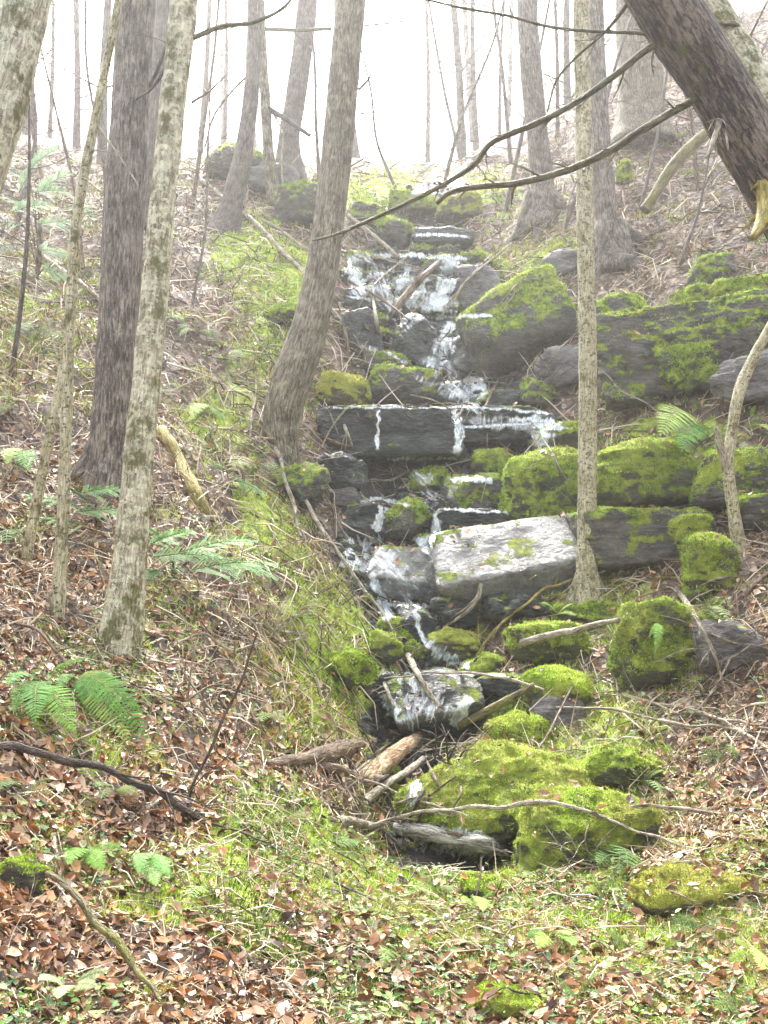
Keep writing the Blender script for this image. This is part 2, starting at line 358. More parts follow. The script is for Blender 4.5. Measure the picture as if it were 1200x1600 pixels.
def rock(name, px, py, w, h, mat, label, cat, seed, block=0., tilt=0., turn=0., depth=.8, fuzz=0, thr=.35, group=None, p=9, rough=.09, dY=0., cols=MOSSCOL, sub=None, sink=.12, roll=0.):
    global NV
    r = np.random.default_rng(seed)
    if name == 'boulder':
        blk0 = block; block *= .55; p = min(p, 7); rough *= 1.2
    thr -= .2; fuzz *= 1.5
    g, _ = hit(px, py+h*.36)
    Y = g[1]+dY
    c = at(px, py, Y); wd, hd = w*Y/F/2*1.04, h*Y/F/2*(1+sink)
    c = c-np.array([0, 0, hd*sink*.8])
    k = sub or (5 if w*h > 4500 else 4)
    D, Fc = ico(k)
    nb = 10 if block < .6 else 11
    nr = r.normal(size=(nb, 3)); nr /= np.linalg.norm(nr, axis=1)[:, None]
    hh = r.uniform(.74, 1.05, nb)*(1+.2*block)
    if block > 0:
        ax = np.array([[1,0,0],[-1,0,0],[0,1,0],[0,-1,0],[0,0,1],[0,0,-1]], float)
        ax += r.normal(size=ax.shape)*.07; ax /= np.linalg.norm(ax, axis=1)[:, None]
        nr = np.r_[nr, ax]; hh = np.r_[hh, np.full(6, .74+.12*(1-block))]
    dd = np.maximum(D@nr.T, 0)/hh
    pp = p+10*block
    rad = (dd**pp).sum(1)**(-1/pp)
    V = D*np.minimum(rad, 1.45)[:, None]
    if name in ('boulder', 'mossy_stone', 'wet_stone'):
        V = V*(.5+.4*min(1, blk0*1.3) if name == 'boulder' else .55)+D*(1-(.5+.4*min(1, blk0*1.3) if name == 'boulder' else .55))
        V[:, 0] += .22*r.uniform(-1, 1)*V[:, 2]; V *= (1+.3*fbm(D*1.1+seed*5.7, 2, seed))[:, None]
        V[:, :2] *= (1+.16*r.uniform(-1, .6)*V[:, 2:])
    V /= np.abs(V).max(0)
    sz = np.array([wd, wd*depth, hd])
    V = V*sz
    m = min(wd, hd)
    V += D*(fbm(V/m*.9+seed*3.1, 5, seed)*m*rough*2.6)[:, None]
    V += D*(np.abs(fbm(V/m*2.2+seed*1.1, 3, seed+2))*m*rough*-1.6)[:, None]
    V += D*(fbm(V*np.array([2, 2, 14.])+seed, 3, seed+5)*m*rough*.5*(1 if block else .4))[:, None]
    V += D*(fbm(V*9+seed, 4, seed+8)*rough*.5)[:, None]
    for ang, (i, j) in ((roll, (1, 2)), (tilt, (0, 2)), (turn, (0, 1))):
        if ang:
            ca, sa = math.cos(math.radians(ang)), math.sin(math.radians(ang))
            V[:, [i, j]] = np.c_[V[:, i]*ca-V[:, j]*sa, V[:, i]*sa+V[:, j]*ca]
    if name in ('rock_ledge', 'rock_outcrop'):
        bed_ = vnoise(np.c_[V[:, 0]/hd*.5+seed, V[:, 0]*0, V[:, 2]/hd*3.2], seed+21)
        V[:, 1] += np.where(bed_ > .25, .08, 0)*hd*np.sign(-V[:, 1])*-1*(V[:, 1] < 0)
        V[:, 2] += (vnoise(np.c_[V[:, 0]/hd*1.3+seed, V[:, 1]/hd, V[:, 2]*0], seed+22) > .3)*-.1*hd*(V[:, 2] > 0)
    zb = V[:, 2].min()
    V[:, 2] -= zb; loc = c+np.array([0, 0, zb])
    me = make_mesh(name, V, Fc, M[mat], True)
    o = tag(new_obj(name, me, None, loc), label, cat, group)
    ALLV.append(V+loc); ALLF.extend((Fc+NV).tolist()); NV += len(V)
    if fuzz:
        b = blades(V, Fc, int(fuzz), .0028*Y, thr, seed, cols)
        if b: new_obj('moss_clumps', make_mesh('moss_clumps', b[0], b[1], M['moss_blade'], False, {'col': ('FLOAT_COLOR', b[2])}), o)
    return o

YEL = [(.3, .26, .05), (.42, .38, .08), (.24, .26, .04), (.5, .44, .12)]
R = rock
# --- falls, top to bottom
R('boulder',615,360,66,48,'rock_moss','round grey boulder above the first white water','boulder',11,fuzz=700,dY=-.2)
R('rock_ledge',690,378,100,30,'rock_wet','thin wet ledge with green lip right of the round boulder','ledge',12,block=1,depth=.7)
R('rock_ledge',650,325,90,30,'rock_full','moss covered ledge at the very top of the falls','ledge',13,block=.7,fuzz=900)
R('rock_ledge',575,335,60,34,'rock_moss','small mossy ledge left of the round boulder','ledge',14,block=.6,fuzz=400)
R('rock_ledge',718,330,80,40,'rock_yellow','yellow mossy ledge right of the top spill','ledge',15,block=.5,fuzz=700,cols=YEL)
R('rock_ledge',575,470,80,50,'rock_wet','dark stepped ledge crossed by white sticks left of the main fall','ledge',16,block=1,depth=.6,rough=.12)
R('rock_ledge',690,462,76,62,'rock_wet','dark ledge carrying the upper white fall','ledge',17,block=1,depth=.6,rough=.14)
R('rock_ledge',748,450,70,80,'rock_dry','purple grey ledge just right of the upper fall','ledge',18,block=.9,depth=.7)
R('rock_ledge',745,415,60,40,'rock_full','bright moss cap at the right edge of the upper fall','ledge',19,block=.5,fuzz=500,dY=-.15)
R('boulder',566,520,70,74,'rock_wet','black wet rock under crossing sticks left of the falls','rock',20,block=.7)
R('boulder',648,535,92,84,'rock_wet','dark sloping boulder between the two upper falls','boulder',21,block=.4,dY=-.15,tilt=-12)
R('rock_slab',808,515,178,108,'rock_moss','big slanted slab with bright moss right of the upper falls','slab',22,block=.55,tilt=24,fuzz=3500,thr=.3,dY=-.1,roll=-20)
R('boulder',745,545,90,60,'rock_dry','smooth grey rock below the slanted mossy slab','rock',23,block=.5,tilt=15)
R('boulder',882,575,96,84,'rock_dry','angular purple grey boulder behind the speckled tree','boulder',24,block=.8,tilt=14)
R('boulder',842,618,66,44,'rock_moss','small wedge shaped stone left of the speckled tree','stone',25,block=.6,tilt=-20)
R('boulder',876,408,54,46,'rock_dry','dark triangular stone high on the right bank','stone',26,block=.7,tilt=25)
R('boulder',605,572,84,54,'rock_moss','grey green rounded stone below the stick pile','stone',27,block=.3,fuzz=600)
R('boulder',535,610,92,58,'rock_yellow','yellow mossed boulder beside the curved trunk','boulder',28,block=.4,fuzz=1500,cols=YEL,tilt=-12)
R('boulder',632,608,124,62,'rock_moss','long mossy boulder resting on the wide ledge','boulder',29,block=.6,fuzz=900,thr=.5)
R('boulder',705,612,56,44,'rock_wet','wet stone between the long boulder and small fall','stone',30,block=.4)
R('boulder',790,628,60,44,'rock_wet','dark stone right of the small white fall','stone',31,block=.6)
R('rock_ledge',606,678,236,84,'rock_wet','widest square block ledge with a thin trickle down its face','ledge',32,block=1.,depth=.5,dY=-.25,rough=.085,p=14,roll=0)
R('rock_ledge',792,668,172,58,'rock_wet','low ledge with spreading white spray right of the block ledge','ledge',33,block=1.,depth=.5,dY=-.1,rough=.11)
R('boulder',770,722,70,46,'rock_full','green stone under the spray ledge','stone',34,block=.4,fuzz=600)
R('boulder',672,748,66,44,'rock_full','green mossed stone behind the flat topped rock','stone',35,block=.3,fuzz=500)
R('boulder',738,770,92,62,'rock_moss','flat topped rock with a white wet top','rock',36,block=.85,depth=.8,rough=.05)
R('boulder',634,808,80,64,'rock_moss','round dark stone in the middle of the stream','stone',37,p=6,fuzz=700,thr=.45,dY=-.25,rough=.06)
R('boulder',540,780,50,34,'rock_dry','small pale stone on the stream left edge','stone',38,block=.4)
R('boulder',565,815,84,56,'rock_wet','dark green wet block left of the round midstream stone','rock',39,block=.8)
R('rock_ledge',735,820,140,44,'rock_wet','dark wet ledge right of the round midstream stone','ledge',40,block=1,depth=.6)
R('rock_slab',655,890,160,96,'rock_slab','wet grey slab that water slides across','slab',41,block=1.,tilt=-8,depth=.3,rough=.05,dY=-.05,roll=-42,p=16)
R('rock_slab',822,864,290,118,'rock_slab','long pale bare slab left of the speckled tree','slab',42,block=1.,tilt=9,depth=.22,rough=.035,dY=-.1,roll=-40,p=16)
R('boulder',850,765,138,116,'rock_full','big green boulder above the pale slab','boulder',43,block=.5,fuzz=5000,thr=.0,tilt=10,dY=-.1)
R('boulder',1004,738,172,106,'rock_full','broad boulder with glowing moss top right of the speckled tree','boulder',44,block=.55,fuzz=5000,thr=.25,dY=-.25)
R('boulder',885,690,100,50,'rock_full','low moss hump over the big green boulder','boulder',45,fuzz=1800,thr=.1,block=.2)
R('boulder',1140,742,124,92,'rock_moss','mossy boulder behind the bent snag','boulder',46,block=.5,fuzz=2500,thr=.2)
R('boulder',1185,800,90,60,'rock_moss','half hidden mossy stone below the bent snag boulder','boulder',47,block=.4,fuzz=900)
R('rock_ledge',1000,838,210,96,'rock_moss','purple grey ledge draped with moss under the glowing moss boulder','ledge',48,block=.9,depth=.5,fuzz=1500,thr=.7,rough=.05)
R('rock_outcrop',1075,540,300,140,'rock_moss','long dark mossy outcrop across the right bank','outcrop',49,block=.8,depth=.35,turn=-6,tilt=9,fuzz=6000,thr=.35,rough=.13,sub=6,dY=.1)
R('rock_ledge',1130,475,170,70,'rock_full','moss hung lip along the top of the long outcrop','ledge',83,block=.7,depth=.5,tilt=12,fuzz=3500,thr=.2,rough=.15,dY=.2)
R('boulder',1075,570,90,80,'rock_full','bright moss patch bulging from the long outcrop','rock',84,block=.4,depth=.4,fuzz=2500,thr=-.2,rough=.16,dY=-.35)
R('boulder',1165,585,120,80,'rock_dry','bare grey foot of the long outcrop near the bent snag','rock',85,block=.8,depth=.5,rough=.12,dY=-.3)
R('boulder',990,600,100,60,'rock_moss','low mottled rock right of the speckled tree under the outcrop','rock',86,block=.6,depth=.6,fuzz=900,rough=.13,dY=-.2)
R('boulder',700,905,80,60,'rock_slab','pale chipped edge between the wet slab and the pale slab','rock',87,block=.7,depth=.7,rough=.08,dY=-.15)
R('boulder',800,945,110,40,'rock_wet','muddy undercut below the long pale slab','rock',88,block=.3,rough=.18)
R('boulder',1080,830,70,70,'rock_full','moss curtain on the purple grey ledge','rock',89,block=.5,depth=.4,fuzz=1800,thr=-.2,dY=-.3,rough=.12)
R('boulder',930,960,150,44,'rock_full','mossy rise at the foot of the speckled tree','boulder',90,fuzz=2600,thr=.1,rough=.18,dY=.3)
R('boulder',1130,1010,110,80,'rock_dry','weathered grey stone right of the tall mossy boulder','rock',91,block=.5,rough=.12)
R('rock_outcrop',960,520,110,120,'rock_moss','mossy end of the outcrop next to the speckled tree','outcrop',50,block=.6,depth=.6,fuzz=2200,thr=.35,dY=.1)
R('boulder',1110,425,70,60,'rock_moss','pale lichen stone on top of the long outcrop','stone',51,block=.4,fuzz=400,thr=.6)
R('boulder',705,955,76,52,'rock_wet','dark muddy lump under the wet slab','rock',52,rough=.14)
R('boulder',652,975,62,60,'rock_wet','black wet stone splitting the narrow chute','stone',53,block=.5)
R('boulder',712,1003,92,50,'rock_yellow','tan rounded stone right of the narrow chute','stone',54,p=6)
R('boulder',760,1040,80,42,'rock_full','low mossy stone right of the chute pool','stone',55,fuzz=800)
R('boulder',600,1010,60,50,'rock_full','mossy stone on the left edge of the chute','stone',56,fuzz=700)
R('boulder',855,1005,130,66,'rock_full','long mossy stone under the white log','boulder',57,fuzz=2200,thr=.1,block=.4)
R('boulder',1032,1005,170,132,'rock_full','tall mossy boulder on the right bank with straw coloured moss streaks','boulder',58,fuzz=6500,thr=.1,block=.5,tilt=-8,cols=YEL+MOSSCOL)
R('boulder',878,1072,116,84,'rock_full','dome of brightest moss over a dark rock','boulder',59,fuzz=4500,thr=.25,p=6,rough=.05)
R('boulder',872,1108,80,44,'rock_dry','bare grey block under the bright moss dome','rock',60,block=.8)
R('boulder',812,1142,110,60,'rock_full','pale green cushion of moss below the dome','boulder',61,fuzz=3000,thr=.0,p=6,rough=.06)
R('boulder',1112,885,90,100,'rock_full','upright mossy stump shaped rock under the bent snag','rock',62,fuzz=3500,thr=-.2,block=.7)
R('rock_slab',685,1105,140,76,'rock_wet','blue grey wet slab at the foot of the chute','slab',63,block=.7,tilt=10,roll=-35,rough=.06)
R('boulder',590,1075,80,50,'rock_wet','dark stone left of the blue grey slab','stone',64,block=.4)
R('boulder',542,1045,88,54,'rock_full','bright green moss hummock on the left bank','boulder',65,fuzz=2600,thr=.0,p=6)
R('boulder',790,1070,90,36,'rock_wet','low dark rock behind the greenish log','rock',66,block=.6)
R('boulder',620,1246,42,42,'rock_moss','small round stone behind the pale fallen branch','stone',67,p=6,rough=.05)
R('boulder',902,1300,225,140,'rock_full','largest mossy boulder with dark hollow front beside the lower pool','boulder',68,fuzz=9000,thr=.45,block=.5,depth=.7,rough=.1,sub=6,cols=MOSSCOL+YEL)
R('boulder',798,1232,330,146,'rock_full','wide moss mound behind the lower pool','boulder',69,fuzz=12000,thr=-.1,p=6,rough=.1,depth=.9,sub=6,cols=MOSSCOL+YEL,turn=15)
R('boulder',1085,1385,190,74,'rock_yellow','flat yellow green mound right of the largest boulder','boulder',70,fuzz=6000,thr=.1,p=6,cols=YEL)
R('boulder',960,1195,130,60,'rock_full','low moss hump uphill of the largest boulder','boulder',71,fuzz=2500,thr=.1,p=6,rough=.12)
R('boulder',760,1385,90,40,'rock_moss','small mossy stone on the near edge of the pool','stone',72,fuzz=1500)
R('boulder',640,1345,110,36,'rock_dry','flat grey stone at the near edge of the pool','stone',73,block=.5)
R('boulder',790,1562,130,44,'rock_full','low mossy rock in the foreground leaves','rock',74,fuzz=3000,thr=.2)
R('boulder',30,1370,90,70,'rock_moss','mossy stone against the lower left edge','stone',75,fuzz=2500)
R('boulder',372,252,120,62,'rock_moss','hazy dark boulder at the top of the left slope','boulder',76,fuzz=400)
R('boulder',428,285,90,52,'rock_dry','brown boulder behind the mossy pole','boulder',77,block=.4)
R('boulder',470,320,84,70,'rock_moss','dark mossy boulder left of the curved trunk','boulder',78,fuzz=700,block=.4)
R('boulder',445,490,66,44,'rock_full','bright moss lump on the left bank by the curved trunk','boulder',79,fuzz=1000,thr=0)
R('boulder',465,760,90,90,'rock_moss','dark bank rock under the foot of the curved trunk','rock',80,rough=.14,block=.3)
R('boulder',530,735,90,60,'rock_wet','wet broken rock under the block ledge','rock',81,block=.5,rough=.12)
R('boulder',975,270,34,44,'rock_full','small mossy upright stone by the brown trunk','stone',82,fuzz=300)

steps = [(560,408,46,22),(602,402,44,20),(640,412,50,24),(690,418,60,26),(548,436,40,24),(590,440,46,26),(628,448,40,26),(655,476,44,28),(620,482,44,26),(725,478,46,30),(560,462,34,20),(700,398,50,18),(662,392,46,18)]
for i, (a, b, w_, h_) in enumerate(steps):
    R('rock_step',a,b,w_,h_,'rock_wet' if i % 3 else 'rock_moss','small dark rock step of the upper cascade between white trickles','ledge',200+i,block=.8,depth=.9,rough=.14,fuzz=200,thr=.4,group='rock steps of the upper cascade')
rs = random.Random(12)
for i in range(64):
    j = rs.randrange(1, len(STREAM)-2); a0, a1 = STREAM[j], STREAM[j+1]; u = rs.random()
    sd = rs.choice([-1, 1])*rs.uniform(.45, 1.15); ww = (a0[2]+(a1[2]-a0[2])*u)
    a = a0[0]+(a1[0]-a0[0])*u+sd*ww; b = a0[1]+(a1[1]-a0[1])*u+rs.uniform(-8, 8); w_ = rs.uniform(16, 44)
    if 630 < b < 715 and 490 < a < 870: continue
    mossy_ = rs.random() < .55
    R('mossy_stone' if mossy_ else 'wet_stone',a,b,w_,w_*rs.uniform(.5, .8),'rock_full' if mossy_ else 'rock_wet',
      'small moss capped stone, one of many lining the stream' if mossy_ else 'small bare wet stone, one of many lining the stream','stone',300+i,rough=.13,fuzz=250 if mossy_ else 0,thr=.2,sub=3,
      group='moss capped stones lining the stream' if mossy_ else 'bare wet stones lining the stream')

bvhA = BVHTree.FromPolygons(np.concatenate(ALLV).tolist(), ALLF)

# ---------------------------------------------------------------- tubes
def resample(P, r, step):
    P = np.asarray(P, float); r = np.asarray(r, float)
    if len(P) == 2: P = np.array([P[0], (P[0]+P[1])/2, P[1]]); r = np.array([r[0], (r[0]+r[1])/2, r[1]])
    Q = np.vstack([2*P[0]-P[1], P, 2*P[-1]-P[-2]]); out, ro = [], []
    for i in range(len(P)-1):
        a, b, c, d = Q[i:i+4]; k = max(2, int(np.linalg.norm(c-b)/step))
        for u in np.arange(k)/k:
            out.append(.5*(2*b+(c-a)*u+(2*a-5*b+4*c-d)*u*u+(3*b-a-3*c+d)*u**3)); ro.append(r[i]+(r[i+1]-r[i])*u)
    out.append(P[-1]); ro.append(r[-1])
    return np.array(out), np.array(ro)
def tube_arrays(P, r, sides=10, step=None, knob=.0, seed=0, cap=True):
    P, r = resample(P, r, step or max(.02, float(np.mean(r))*1.2))
    t = np.gradient(P, axis=0); t /= np.linalg.norm(t, axis=1)[:, None]+1e-9
    ref = np.array([0, 1, 0.]) if abs(t[:, 1]).mean() < .8 else np.array([0, 0, 1.])
    n1 = np.cross(t, ref); n1 /= np.linalg.norm(n1, axis=1)[:, None]+1e-9
    n2 = np.cross(t, n1)
    L = np.r_[0, np.cumsum(np.linalg.norm(np.diff(P, axis=0), axis=1))]
    th = np.linspace(0, 2*np.pi, sides, endpoint=False)
    ct, st = np.cos(th), np.sin(th)
    rr = r[:, None]*np.ones(sides)
    tc = np.stack([rr*ct, rr*st, L[:, None]+0*rr], -1).reshape(-1, 3)+seed*1.37
    if knob:
        m = float(np.mean(r))
        k = fbm(tc*np.array([1, 1, .6])/m*.7, 4, seed)*knob
        k += fbm(tc*np.array([1, 1, .12])/m*3.2, 3, seed+4)*knob*.5
        rr = rr*(1+k.reshape(rr.shape))
    V = P[:, None]+n1[:, None]*(rr*ct)[..., None]+n2[:, None]*(rr*st)[..., None]
    m_ = len(P); ix = np.arange(m_*sides).reshape(m_, sides); nx = np.roll(ix, -1, 1)
    Fq = np.stack([ix[:-1], nx[:-1], nx[1:], ix[1:]], -1).reshape(-1, 4)
    V = V.reshape(-1, 3)
    Ft = np.zeros((0, 3), int)
    if cap:
        V = np.vstack([V, P[0], P[-1]]); tc = np.vstack([tc, tc[0], tc[-1]])
        Ft = np.vstack([np.stack([nx[0], ix[0], np.full(sides, len(V)-2)], -1), np.stack([ix[-1], nx[-1], np.full(sides, len(V)-1)], -1)])
    return V, Fq, Ft, tc
def tubes_obj(name, specs, mat, parent=None, sides=10, knob=.15, seed=0, origin=None, step=None):
    Vs, Fq, Ft, T_, n0 = [], [], [], [], 0
    for i, (P, r) in enumerate(specs):
        V, a, b, tc = tube_arrays(P, r, sides, step, knob, seed+i*7)
        Vs.append(V); Fq.append(a+n0); Ft.append(b+n0); T_.append(tc); n0 += len(V)
    V = np.vstack(Vs); o_ = np.zeros(3) if origin is None else np.asarray(origin)
    me = make_mesh(name, V-o_, [np.vstack(Fq), np.vstack(Ft)], M[mat], True, {'tc': ('FLOAT_VECTOR', np.vstack(T_))})
    return new_obj(name, me, parent, None if parent else o_)

def twigs(P0, d0, L, r0, seed, depth=2, n=4, spread=.8):
    """a branching limb as a list of tube specs (one continuous limb)"""
    r = random.Random(seed); out = []
    def go(p, d, L, rad, k):
        pts = [p]; q = p.copy(); dd = d.copy()
        for i in range(4):
            dd = dd+np.array([r.uniform(-.22, .22) for _ in range(3)]); dd /= np.linalg.norm(dd)
            q = q+dd*L/4; pts.append(q.copy())
        out.append((pts, [rad, rad*.85, rad*.7, rad*.5, rad*.2]))
        if k:
            for j in range(n):
                i = r.choice([1, 2, 3, 3]); v = dd+np.array([r.uniform(-1, 1) for _ in range(3)])*spread
                v /= np.linalg.norm(v); go(pts[i], v, L*r.uniform(.35, .6), rad*.5, k-1)
    go(np.asarray(P0, float), np.asarray(d0, float)/np.linalg.norm(d0), L, r0, depth)
    return out

def tree(name, pts, mat, label, cat='tree', dY=0., Y=None, flare=1.5, lean=0., seed=0, branches=(), limbs=0, sides=None, knob=.12, topY=0., bvh=None, grp=None, roots=True, fuzz=0, fz=99.):
    """pts: (px, py, width px) from foot to top; a foot on the ground sets the distance"""
    if Y is None: Y = hit(pts[0][0], pts[0][1], bvh)[0][1]+dY
    n_ = len(pts); W3, R3 = [], []
    y0, y1 = pts[0][1], pts[-1][1]
    for (a, b, w) in pts:
        yy = Y+topY*((y0-b)/(y0-y1+1e-6)) if y0 != y1 else Y
        W3.append(at(a, b, yy)); R3.append(w*yy/F/2)
    gz = float(samp(Zg, np.array([W3[0][0]/W3[0][1]]), np.array([math.log(W3[0][1])]))[0])
    if W3[0][2] > gz+.25 and abs(W3[0][0]/W3[0][1]) > .42:      # foot outside the frame: carry the trunk down to the slope
        v_ = W3[0]-W3[1]; v_ /= max(.2, -v_[2]); b2 = W3[0].copy()
        for _ in range(60):
            b2 = b2+np.array([v_[0]*.55, v_[1]*.5, -1.0])*.06
            if b2[2] < float(samp(Zg, np.array([b2[0]/b2[1]]), np.array([math.log(b2[1])]))[0]): break
        W3 = [b2]+W3; R3 = [R3[0]*1.12]+R3; roots = False
    d = W3[0]-W3[1]; d /= np.linalg.norm(d)
    foot = W3[0]+d*.35
    base = W3[0].copy()
    W3 = [foot]+W3; R3 = [R3[0]*flare*1.15]+[R3[0]*flare]+R3[1:]
    if n_ > 2 and flare > 1:
        W3.insert(2, W3[1]*.8+W3[2]*.2); R3.insert(2, (R3[1]/flare*1.12))
    o = tag(new_obj(name, None, None, base), label, cat, grp)
    sp_ = [(W3, R3)]
    tr = tubes_obj('trunk', sp_, mat, o, sides or (28 if pts[0][2] > 40 else 16 if pts[0][2] > 18 else 10), knob, seed, base, step=max(.03, max(R3)*.35))
    if fuzz:
        me_ = tr.data; vv = np.zeros(len(me_.vertices)*3, np.float32); me_.vertices.foreach_get('co', vv); vv = vv.reshape(-1, 3).astype(float)
        tri = np.array([p_.vertices[:3] for p_ in me_.polygons if len(p_.vertices) == 4]); tri = tri[vv[tri[:, 0], 2] < fz]
        b_ = blades(vv, tri, fuzz, .0022*Y, -.15, seed+3, [(.2, .2, .06), (.3, .3, .1), (.13, .12, .05), (.42, .42, .2), (.1, .08, .04)], 3.5, .1)
        if b_: new_obj('moss_clumps', make_mesh('moss_clumps', b_[0], b_[1], M['moss_blade'], False, {'col': ('FLOAT_COLOR', b_[2])}), o)
    if roots and flare > 1.3 and pts[0][2] > 30:
        rs = []
        for k in range(5):
            a = k*1.256+seed; v = np.array([math.cos(a), math.sin(a)*.7, 0]); b_ = R3[1]
            p0 = base+v*b_*.4+np.array([0, 0, b_*1.4]); p1 = base+v*b_*1.2; p2 = base+v*b_*2.3
            for q_ in (p1, p2):
                q_[2] = float(samp(Zg, np.array([q_[0]/q_[1]]), np.array([math.log(q_[1])]))[0])
            p2[2] -= b_*.25
            rs.append(([p0, p1, p2], [b_*.45, b_*.32, b_*.12]))
        tubes_obj('root_flare', rs, mat, o, 10, .15, seed+50, base)
    for i, br in enumerate(branches):
        bm = mat if len(br) < 3 else br[2]
        pl = br[0]; YY = Y+topY*((y0-pl[0][1])/(y0-y1+1e-6)); dy = br[1]
        PP = [at(a, b, YY+dy*j/(len(pl)-1)) for j, (a, b, w) in enumerate(pl)]
        RR = [w*YY/F/2 for (a, b, w) in pl]
        S_ = [(PP, RR)]
        rr_ = random.Random(seed*31+i)
        for j in range(max(1, len(pl)-2)):
            v = PP[j+1]-PP[j]; v /= np.linalg.norm(v)
            for _ in range(2 if len(pl) > 3 else 1):
                s = v+np.array([rr_.uniform(-.9, .9), rr_.uniform(-.9, .9), rr_.uniform(-.9, .7)]); p_ = PP[j]+(PP[j+1]-PP[j])*rr_.random()
                S_ += twigs(p_, s, rr_.uniform(.12, .4)*max(.5, Y/9), RR[j]*.3, rr_.randrange(9999), 1, 2)
        tubes_obj('branch', S_, bm, o, 7, .12, seed+i+3, base)
    for k in range(limbs):
        rr_ = random.Random(seed*77+k); u = rr_.uniform(.45, .98); i = min(int(u*(len(W3)-1)), len(W3)-2)
        p_ = W3[i]+(W3[i+1]-W3[i])*(u*(len(W3)-1)-i); a = rr_.uniform(0, 6.28)
        S_ = twigs(p_, (math.cos(a), math.sin(a)*.6, rr_.uniform(-.1, .7)), rr_.uniform(.8, 2.2)*Y/16, max(R3[i]*.22, .0006*Y), rr_.randrange(9999), 2, 3)
        tubes_obj('branch', S_, mat, o, 5, .1, seed+k+20, base)
    return o

tree('mossy_tree', [(-260,900,100),(-130,520,95),(-25,230,90),(25,60,84),(55,-60,80),(150,-420,74)], 'bark_birch', 'lichen blotched trunk leaning through the upper left corner', Y=5.2, seed=1, flare=1.2, fuzz=2500)
tree('grey_tree', [(172,750,64),(180,600,64),(190,420,66),(200,250,66),(208,100,64),(216,-40,62),(230,-420,56)], 'bark_grey', 'thickest straight grey brown trunk on the left slope', seed=2, flare=1.35, knob=.08, fuzz=900, fz=1.0,
     branches=[([(225,150,7),(245,110,6),(262,60,5),(266,-20,4)], -.3, 'stick_dark')])
tree('lichen_birch', [(188,1010,60),(200,900,54),(215,740,48),(236,520,45),(256,300,42),(272,140,44),(290,-20,46),(330,-420,40)], 'bark_birch', 'pale birch blotched with moss and lichen beside the thickest trunk', seed=3, flare=1.12, knob=.13, fuzz=5500, roots=False,
     branches=[([(300,60,9),(345,42,9),(395,35,7),(440,14,6),(470,-20,5)], .3, 'branch_moss'), ([(268,90,6),(240,135,5),(213,155,3)], -.2, 'stick_dark'), ([(300,160,5),(330,140,4),(355,115,2)], .3, 'stick_brown')])
tree('slender_birch', [(90,965,20),(97,830,19),(104,650,18),(110,480,17),(120,340,17),(148,190,16),(176,50,14),(200,-80,13),(240,-300,10)], 'bark_speck', 'slender pale stem curving up left of the thickest trunk', seed=4, flare=1.1, branches=[([(150,190,4),(165,215,4),(190,250,3),(216,290,2)], -.1, 'stick_pale')])
tree('leaning_birch', [(40,880,16),(58,780,17),(85,640,15),(105,540,14),(118,430,12),(122,360,9)], 'bark_speck', 'thin mossy stem leaning into the slender pale stem', seed=5, flare=1.1)
tree('sapling', [(18,585,8),(30,500,8),(42,380,7),(46,240,5),(44,120,3)], 'stick_dark', 'thin dark sapling near the left edge', 'sapling', seed=6, flare=1, limbs=3)
tree('tree', [(238,330,24),(242,200,24),(252,50,25),(258,-60,24),(262,-300,20)], 'bark_far', 'pale trunk half hidden behind the thickest trunk', seed=7, flare=1.1, Y=17)
tree('curved_tree', [(352,362,46),(364,310,36),(380,240,30),(392,150,26),(398,50,24),(398,-80,22),(400,-260,18)], 'bark_far', 'grey tree with sweeping foot at the top of the left slope', seed=8, flare=1.3)
tree('mossy_pole', [(426,300,20),(419,230,18),(414,150,17),(408,60,18),(404,-50,17),(400,-260,14)], 'bark_olive', 'narrow dark mossy pole with broken side branches', seed=9, flare=1.1, dY=-1,
     branches=[([(416,168,11),(450,188,9),(484,212,6)], -.5, 'stick_dark'), ([(398,108,5),(365,140,4),(335,180,4),(320,230,3)], -.3, 'stick_brown'), ([(394,200,5),(388,90,6),(396,20,5)], -.3, 'stick_dark'), ([(412,45,7),(460,47,7),(518,45,6)], -.3, 'branch_moss'), ([(428,180,3),(442,210,3),(440,260,3),(450,310,3),(500,345,2)], -.6, 'stick_pale')])
tree('bowed_tree', [(452,275,46),(452,215,36),(465,130,34),(478,30,34),(486,-80,32),(500,-300,26)], 'bark_far', 'hazy bowed tree just left of the curved trunk', seed=10, flare=1.3)
tree('curved_trunk_tree', [(446,705,46),(441,650,62),(457,590,66),(484,510,58),(502,430,54),(516,330,50),(530,200,52),(541,80,52),(550,-40,52),(562,-420,44)], 'bark_olive', 'large tree whose trunk curves up from the left stream bank', seed=11, flare=1.0, knob=.09, roots=False, fuzz=1500, fz=1.2,
     branches=[([(560,140,5),(575,125,4),(581,114,2)], 0), ([(562,178,3),(590,174,2),(600,173,1)], 0), ([(570,40,3),(610,36,3),(645,30,2)], .3), ([(548,260,3),(580,240,2),(600,225,1)], .3)])
tree('hazy_tree', [(846,345,44),(846,280,38),(836,180,36),(828,80,36),(822,-40,36),(818,-300,30)], 'bark_grey', 'straight grey tree rising right of the falls top', seed=12, flare=1.5)
tree('speckled_tree', [(918,930,34),(917,850,31),(918,700,30),(918,520,29),(914,330,28),(911,160,28),(908,-40,29),(905,-420,26)], 'bark_speck', 'slim pale speckled tree in front of the right bank', seed=13, flare=1.35, knob=.1, fuzz=1800,
     branches=[([(916,270,4),(900,285,4),(885,330,4),(878,375,2)], -.2, 'stick_pale'), ([(922,180,3),(926,230,5),(912,268,6)], -.35, 'stick_pale')])
tree('brown_tree', [(955,408,54),(948,350,36),(940,250,33),(932,120,32),(927,-40,32),(922,-300,28)], 'bark_grey', 'brown tree with flared foot behind the speckled tree', seed=14, flare=1.5, dY=.1)
